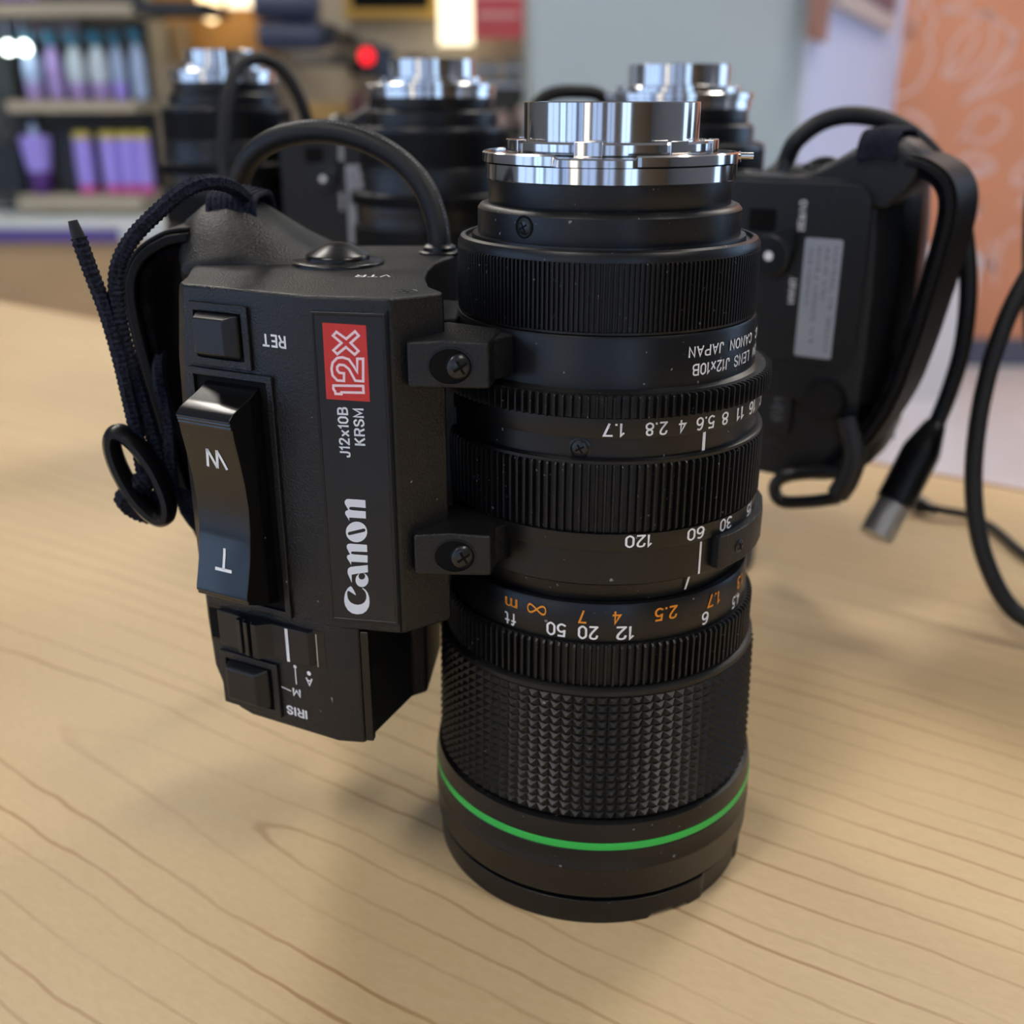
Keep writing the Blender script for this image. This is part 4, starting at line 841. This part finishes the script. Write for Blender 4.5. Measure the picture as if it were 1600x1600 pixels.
drawing('drawn_leaf', [[(1605, 250), (1585, 275), (1590, 288), (1605, 280)], [(1600, 305), (1594, 325)]], 8)
drawing('drawn_flower', [[(1526, 385), (1534, 405), (1548, 415)], [(1550, 375), (1549, 398), (1550, 415)], [(1568, 370), (1560, 395), (1552, 415)], [(1530, 400), (1545, 418), (1565, 412)], [(1550, 415), (1556, 445)]], 6)
drawing('drawn_leaf', [[(1512, 320), (1522, 330), (1532, 322), (1520, 345)], [(1575, 370), (1590, 360)]], 8)
# low white plinth in front of the mural
x0, y0_, z0 = at(1420, 600, 3500); x1 = at(1503, 600, 3500)[0]
tag(obj('plinth', MB().box(0, x1-x0, 0, 300, 0, at(1450, 400, 3500)[2]-FL), mat('white_painted_plinth', (.70, .66, .66), .6), smooth=False, bevel=3), 'low white display plinth standing before the orange wall', 'plinth', (x0, 3500, FL))
# framed picture and small brown sign on the lavender return
def on_return(px, py):
    c, s = math.cos(TH), math.sin(TH); r = Vector(((px-800)/F, c+(800-py)/F*s, -s+(800-py)/F*c)); t = (a-Vector((0, 0, EYE))+nr*12).dot(nr)/r.dot(nr); return Vector((0, 0, EYE))+r*t
def slab(p0, p1, z0, z1, th):
    mb = MB(); q = [(p0.x, p0.y), (p1.x, p1.y), ((p1+nr*th).x, (p1+nr*th).y), ((p0+nr*th).x, (p0+nr*th).y)]; mb.prism(q, z0, z1); return mb
def top_mesh(name, mb, m, label, cat, **k):
    xs = [v[0] for v in mb.v]; ys = [v[1] for v in mb.v]; zs = [v[2] for v in mb.v]; c = ((min(xs)+max(xs))/2, (min(ys)+max(ys))/2, min(zs))
    mb.apply(lambda x, y, z: (x-c[0], y-c[1], z-c[2])); o = obj(name, mb, m, **k); tag(o, label, cat, c); return o
def top_thing(name, label, cat, c): return thing(name, label, cat, c)
p0 = on_return(1296, 8); p1 = on_return(1388, 30)
o = top_mesh('picture_frame', slab(p0, p1, p0.z, p0.z+520, 22), mat('pale_frame', (.55, .46, .42), .5), 'framed dark picture hung on the lavender wall face', 'picture', smooth=False)
mb = slab(p0+(p1-p0)*.08, p0+(p1-p0)*.92, 45, 475, 26); cc = o.location; mb.apply(lambda x, y, z: (x-cc.x*1000, y-cc.y*1000, z)); obj('picture_print', mb, mat('dark_violet_print', (.10, .06, .10), .4), o, smooth=False)
p0 = on_return(1259, 60); p1 = on_return(1282, 60)
top_mesh('door_sign', slab(p0, p1, p0.z, p0.z+250, 14), mat('brown_sign', (.30, .15, .11), .5), 'narrow brown strip sign near the corner of the column', 'sign', smooth=False)
# ------------------------------------------------------------------ display shelf with bottles (left background)
SY = 3300
M['shelf'] = mat('greige_shelf_board', (.47, .41, .31), .6)
M['counter'] = mat('pale_grey_counter', (.60, .66, .68), .4)
M['violet_strip'] = mat('violet_price_strip', (.10, .07, .30), .5)
M['darkbox'] = mat('dark_box', (.018, .024, .034), .5)
S = thing('display_shelf', 'greige retail shelving with pale counter and purple price strip, left background', 'shelf', (at(100, 340, SY)[0], SY, FL))
S0 = (at(100, 340, SY)[0], SY, FL)
def SB(nm, x0p, x1p, ytop, ybot, dy0, dy1, m, bev=0, ref=None):
    yy = SY+dy0
    xa, xb = at(x0p, (ytop+ybot)/2, yy)[0], at(x1p, (ytop+ybot)/2, yy)[0]; zt = at(100, ytop, yy)[2]; zb = at(100, ybot, yy)[2] if ybot else FL
    return obj(nm, MB().box(xa-S0[0], xb-S0[0], dy0, dy1, zb-FL, zt-FL), m, S, smooth=False, bevel=bev)
SB('shelf_board', -60, 205, 5, 22, -40, 260, 'shelf'); SB('shelf_board', 10, 212, 157, 175, -40, 260, 'shelf'); SB('shelf_base', 28, 222, 306, 330, -60, 300, 'shelf')
SB('shelf_board', 195, 320, 2, 18, -20, 260, 'darkbox')
zc = at(100, 350, 3000)[2]
obj('counter_top', MB().box(at(-300, 350, 3000)[0]-S0[0], at(256, 366, 3000)[0]-S0[0], -300, 320, zc-45-FL, zc-FL), 'counter', S, smooth=False)
obj('price_strip', MB().box(at(-300, 350, 3000)[0]-S0[0], at(186, 366, 3000)[0]-S0[0], -308, -300, zc-48-FL, zc-14-FL), 'violet_strip', S, smooth=False)
obj('cabinet_front', MB().box(at(-300, 350, 3000)[0]-S0[0], at(330, 366, 3000)[0]-S0[0], -290, 320, 0, zc-45-FL), 'cabinet_wood', S, smooth=False)
for xp in (40, 233):
    xa = at(xp, 150, SY+240)[0]; obj('upright', MB().box(xa-S0[0]-15, xa-S0[0]+15, 225, 255, zc-FL, 1900), 'darkbox', S, smooth=False)
obj('back_panel', MB().box(at(-200, 150, SY+300)[0]-S0[0], at(238, 150, SY+300)[0]-S0[0], 290, 305, zc-FL, 1900), mat('dim_back_panel', (.10, .10, .10), .7), S, smooth=False)
bm_ = {}
ZB = at(100, 306, SY-60)[2]+1; ZU = at(100, 157, SY-40)[2]+1
def bottle(px, ytop, ybot, wpx, Y, cols, label, kind, group, lean=0):
    """cols: body, lower, cap"""
    x, y, zb = at(px, ybot, Y); zt = at(px, ytop, Y)[2]; zb = ZB if 290 < ybot < 320 else ZU if 150 < ybot < 160 else zb; h = zt-zb; r = wpx*Y*.97/F/2
    key = (kind,)
    t = thing('bottle', label, 'bottle', (x, Y, zb), 0, group)
    b, lo, cp = cols
    if kind == 'spray':
        mb = MB(); mb.lathe([(r*.9, h*.26), (r, h*.34), (r*.96, h*.55), (r*.78, h*.68), (r*.42, h*.78), (r*.38, h*.82)], 20); obj('bottle_body', mb, b, t)
        mb = MB(); mb.lathe([(r*.8, 0), (r*.95, h*.03), (r*1.0, h*.22), (r*.9, h*.27)], 20); obj('bottle_foot', mb, lo, t)
        mb = MB(); mb.lathe([(r*.5, h*.80), (r*.55, h*.9), (r*.7, h*.92), (r*.7, h), (r*.4, h)], 16); mb.box(-r*1.1, r*.3, -r*.25, r*.25, h*.9, h*.985); obj('spray_head', mb, cp, t)
    elif kind == 'tube':
        mb = MB(); mb.lathe([(r*.97, h*.15), (r*1.0, h*.5), (r*.95, h*.88)], 20); obj('bottle_body', mb, b, t)
        mb = MB(); mb.lathe([(r*.88, 0), (r*.94, h*.02), (r*.97, h*.16)], 20); obj('bottle_foot', mb, lo, t)
        mb = MB(); mb.lathe([(r*.97, h*.88), (r*1.0, h*.9), (r*.9, h*.99), (r*.4, h)], 20); obj('cap', mb, cp, t)
    else:
        mb = MB(); mb.lathe([(r*.78, h*.38), (r*1.0, h*.75), (r*1.05, h*.97), (r*.9, h)], 20); obj('bottle_body', mb, b, t)
        mb = MB(); mb.lathe([(r*.62, 0), (r*.7, h*.03), (r*.8, h*.39)], 20); obj('bottle_foot', mb, lo, t)
        mb = MB(); mb.lathe([(r*.3, h), (r*.34, h*1.05), (r*.2, h*1.2), (r*.1, h*1.24)], 16); obj('nozzle', mb, cp, t)
    return t
def pm(name, c, r=.35): return mat(name, c, r)
LB = pm('pale_blue_plastic', (.42, .55, .82)); LV = pm('lilac_plastic', (.40, .30, .66)); TE = pm('teal_cap', (.03, .18, .30)); PU = pm('bright_violet_plastic', (.42, .34, .98)); PK = pm('magenta_plastic', (.70, .10, .42)); YE = pm('yellow_cap', (.62, .52, .10)); DP = pm('deep_purple_plastic', (.10, .03, .24)); WH = pm('bluish_white_plastic', (.60, .72, .82))
ups = [(57, 26, LB, LV, 'leftmost in the row under the top shelf'), (92, 24, LV, LV, 'second from the left under the top shelf'), (126, 26, WH, LV, 'third from the left under the top shelf'), (161, 28, WH, LV, 'fourth from the left under the top shelf'), (191, 20, LB, PU, 'fifth from the left under the top shelf'), (222, 22, LB, LB, 'sixth and rightmost under the top shelf')]
for px, w_, b, lo, s_ in ups: bottle(px, 50 if px < 215 else 46, 157, w_, SY+20, (b, lo, TE), 'pale blue lilac spray bottle, '+s_, 'spray', 'spray bottles on the upper shelf')
bottle(68, 212, 306, 44, SY, (PU, DP, LB), 'violet tapering bottle with deep purple foot alone on the lower shelf', 'taper', 'purple bottles on the lower shelf')
for px, s_ in ((141, 'leftmost of the yellow capped four'), (181, 'second of the yellow capped four'), (208, 'third of the yellow capped four'), (232, 'rightmost of the yellow capped four')): bottle(px, 205, 311, 28 if px < 200 else 25, SY, (PU, PK, YE), 'violet tube bottle with pink foot, '+s_, 'tube', 'purple bottles on the lower shelf')
for px, s_ in ((10, 'first from the left'), (28, 'second from the left'), (50, 'third from the left')): bottle(px, -40, 5, 14, SY+60, (LV, DP, WH), 'small lilac bottle on the top shelf, '+s_, 'tube', 'small bottles on the top shelf')
for px, s_ in ((14, 'leftmost'), (34, 'second'), (52, 'third'), (72, 'fourth'), (94, 'fifth'), (112, 'rightmost')):
    x, y, z = at(px, 22, SY+200)
    top_mesh('hanging_packet', MB().box(x-12, x+12, y, y+12, z-75, z), pm('pale_pink_packet', (.42, .34, .42)), 'small pale pink packet hanging below the top shelf, '+s_+' of the row', 'packet', smooth=False)['group'] = 'packets under the top shelf'
def boxy(name, px0, px1, py0, py1, Y, dep, m, label, cat, bev=0, group=None):
    xa, xb = at(px0, (py0+py1)/2, Y)[0], at(px1, (py0+py1)/2, Y)[0]; z1, z0 = at(px0, py0, Y)[2], at(px0, py1, Y)[2]
    if Y < 3400 and py1 > 290: z0 = ZB
    elif Y < 3400 and 190 < py1 < 210: z0 = ZU; z1 = ZU+190
    o = top_mesh(name, MB().box(xa, xb, Y, Y+dep, z0, z1), m, label, cat, smooth=False, bevel=bev)
    if group: o['group'] = group
    return o
boxy('box', 92, 118, 205, 308, SY+30, 120, 'darkbox', 'tall dark box between the purple bottles on the lower shelf', 'box', 3)
boxy('box', -40, 34, 225, 312, SY+40, 180, M['darkbox'], 'black box at the far left end of the lower shelf', 'box', 5)
boxy('box', -30, 24, 108, 200, SY+60, 120, mat('dark_green_box', (.05, .06, .06), .5), 'dark box at the left end of the upper shelf', 'box', 4)
for px, s_ in ((13, 'left'), (38, 'right')):
    x, y, z = at(px, 76, SY-60)
    t = thing('spot_lamp', 'small bright white spot lamp at the left edge, the %s one of two' % s_, 'lamp', (x, y, z-20)); mb = MB(); mb.lathe([(6, 6), (13, 10), (17, 20), (13, 30), (6, 38)], 20); obj('bulb', mb, mat('lit_bulb', (1, 1, 1), .5, emit=(.85, 1, .9), estr=5), t)
    mb = MB(); mb.lathe([(6, 38), (6, 90)], 10); obj('stem', mb, 'chrome2', t)
# ------------------------------------------------------------------ back wall display (centre background)
BY = 4400
boxy('wood_cabinet', 232, 405, -160, 88, BY, 250, mat('amber_wood', (.50, .26, .07), .5, var=(6, .25)), 'amber wooden wall cabinet above the back lenses', 'cabinet', 4)
boxy('carton', 236, 262, 35, 98, BY-60, 50, pm('cream_packet', (.46, .40, .28)), 'cream carton before the wooden cabinet, left one of the pair', 'carton', 4)
boxy('carton', 270, 296, 35, 98, BY-60, 50, pm('tan_packet', (.40, .28, .16)), 'tan carton before the wooden cabinet, right one of the pair', 'carton', 4)
boxy('shelf_panel', 352, 408, -60, 12, BY-80, 20, mat('lit_cream_panel', (.9, .8, .6), .5, emit=(1, .82, .58), estr=.75), 'small lit cream panel on the wooden cabinet', 'panel')
x, y, z = at(331, 36, BY-200)
t = thing('pendant_lamp', 'glowing amber pendant lamp hanging before the wooden cabinet', 'lamp', (x, y, z)); mb = MB(); mb.lathe([(6, 0), (24, 12), (42, 60), (48, 110), (40, 150), (12, 175)], 24); obj('lamp_shade', mb, mat('lit_amber_glass', (1, .8, .5), .4, emit=(1, .70, .36), estr=1.6), t); mb = MB(); mb.lathe([(4, 170), (4, CE-z)], 8); obj('hanging_cord', mb, 'deep', t)
# two dark padded rolls on a wall arm
x, y, z = at(455, 78, 3600)
t = thing('padded_wall_mount', 'pair of dark navy padded rolls mounted one above the other', 'wall mount', (x, y, z))
navy = mat('navy_vinyl', (.035, .05, .11), .42)
for k, zz in enumerate((40, 128, )):
    mb = MB(); mb.lathe([(20, -104), (40, -98), (42, -60), (42, 60), (40, 98), (20, 104)], 28); mb.apply(lambda xx, yy, z_: (z_+(-4 if k else 4), xx, yy+zz)); obj('padded_roll', mb, navy, t)
mb = MB(); mb.box(70, 140, 20, 60, 10, 70); mb.box(-30, 60, 30, YB-3600, 70, 100); obj('wall_arm', mb, 'darkbox', t, smooth=False)
# gold frame, lit panel, pink poster, shelf goods
fx0, _, fz = at(530, 24, BY+100); fx1 = at(685, 24, BY+100)[0]
fr_ = thing('picture_frame', 'wide black picture in a gold frame at the top of the back wall', 'picture', ((fx0+fx1)/2, BY+250, fz)); hw = (fx1-fx0)/2
gold = mat('gold_frame', (.50, .30, .06), .35, .4)
mb = MB(); mb.box(-hw, hw, 0, 30, 0, 34); mb.box(-hw, -hw+30, 0, 30, 34, 420); mb.box(hw-45, hw, 0, 30, 34, 420); mb.box(-hw, hw, 0, 30, 420, 450); obj('frame', mb, gold, fr_, smooth=False)
obj('picture', MB().box(-hw+30, hw-45, 8, 22, 34, 420), 'deep', fr_, smooth=False)
boxy('light_panel', 684, 738, -90, 70, BY+120, 40, mat('lit_cream_sign', (.95, .85, .6), .5, emit=(1, .86, .58), estr=.85), 'tall lit cream panel left of the pink poster', 'panel')
pz0 = boxy('poster', 738, 842, -120, 60, BY+100, 10, mat('pink_red_poster', (.80, .13, .16), .6, var=(3, .25)), 'pink and red poster beside the blue grey column', 'poster')
xa, _, za = at(742, 14, BY+98); xb = at(838, 14, BY+98)[0]
mb = MB()
for k, (w0, w1) in enumerate(((.05, .95), (.05, .7))): mb.box(xa+(xb-xa)*w0-pz0.location.x*1000, xa+(xb-xa)*w1-pz0.location.x*1000, -8, -5.5, za+40-k*70-(pz0.location.z-TZ)*1000, za+58-k*70-(pz0.location.z-TZ)*1000)
obj('poster_bar', mb, mat('pale_pink_bar', (.9, .5, .5), .6), pz0, smooth=False)
WS = thing('wall_shelf', 'dark wall shelf carrying boxed goods behind the middle lens', 'shelf', (at(735, 128, BY)[0], BY, at(735, 128, BY)[2])); hw = (at(850, 128, BY)[0]-at(620, 128, BY)[0])/2
obj('shelf_board', MB().box(-hw, hw, 0, 300, -20, 0), 'chrome2', WS, smooth=False); obj('front_rail', MB().box(-hw, hw, -10, 0, 40, 52), 'chrome2', WS, smooth=False)
for k, (a0, a1, b0, b1, c_, s_) in enumerate(((588, 613, 72, 130, (.04, .07, .13), 'dark blue upright box right of the red light'), (632, 664, 85, 128, (.12, .10, .09), 'brown grey box behind the middle lens mount'), (668, 706, 90, 128, (.17, .16, .15), 'grey box behind the middle lens mount'), (745, 778, 95, 128, (.24, .24, .22), 'pale grey box on the shelf near the column'), (788, 830, 92, 128, (.20, .21, .20), 'grey green box on the shelf beside the column'))):
    boxy('box', a0, a1, b0, b1, BY+20, 120, pm('box_card_%d' % k, c_), s_, 'box', 3)
boxy('cabinet', 768, 832, 130, 215, BY+10, 250, mat('dark_green_grey', (.035, .04, .036), .6), 'dark cabinet under the shelf beside the column', 'cabinet', 4)
for px, py, s_ in ((786, 196, 'upper left'), (818, 186, 'right')):
    x, y, z = at(px, py, BY-60); mb = MB(); mb.lathe([(10, 0), (30, 14), (34, 46), (22, 70), (10, 84)], 16); mb.apply(lambda a_, b_, c_: (a_+x, b_+y, c_+z-30)); top_mesh('vase', mb, pm('dusty_pink_ceramic', (.42, .30, .28)), 'small dusty pink vase beside the dark cabinet, '+s_+' one', 'vase')['group'] = 'pink vases'
x, y, z = at(573, 88, 3900)
t = thing('beacon', 'round red light glowing on a black post', 'light', (x, y, z-25)); mb = MB(); mb.lathe([(.0005, -12), (20, -12), (26, 0), (24, 10), (.0005, 16)], 24); mb.apply(lambda a_, b_, c_: (a_, -c_, b_+25)); obj('red_lens', mb, mat('lit_red', (.8, .02, .03), .4, emit=(1, .01, .02), estr=.75), t)
mb = MB(); mb.box(-34, 34, 10, 60, -30, 70); mb.box(-60, -40, 10, YB-3900, -30, 10); mb.box(-60, -22, 10, 60, -30, 10); obj('housing', mb, 'darkbox', t, smooth=False)
boxy('post', 560, 580, 145, 700, 4150, 60, pm('muted_red_post', (.22, .08, .08)), 'muted red post below the glowing red light', 'post')
boxy('golden_box', 480, 556, 160, 200, BY, YB-BY, mat('golden_box', (.50, .33, .12), .5), 'golden box behind the cable arch on the back wall', 'box', 6)
boxy('bracket', 455, 545, 82, 104, BY, 60, mat('grey_metal_goods', (.16, .15, .13), .4), 'grey brown bracket on the back wall under the padded rolls', 'bracket', 6)
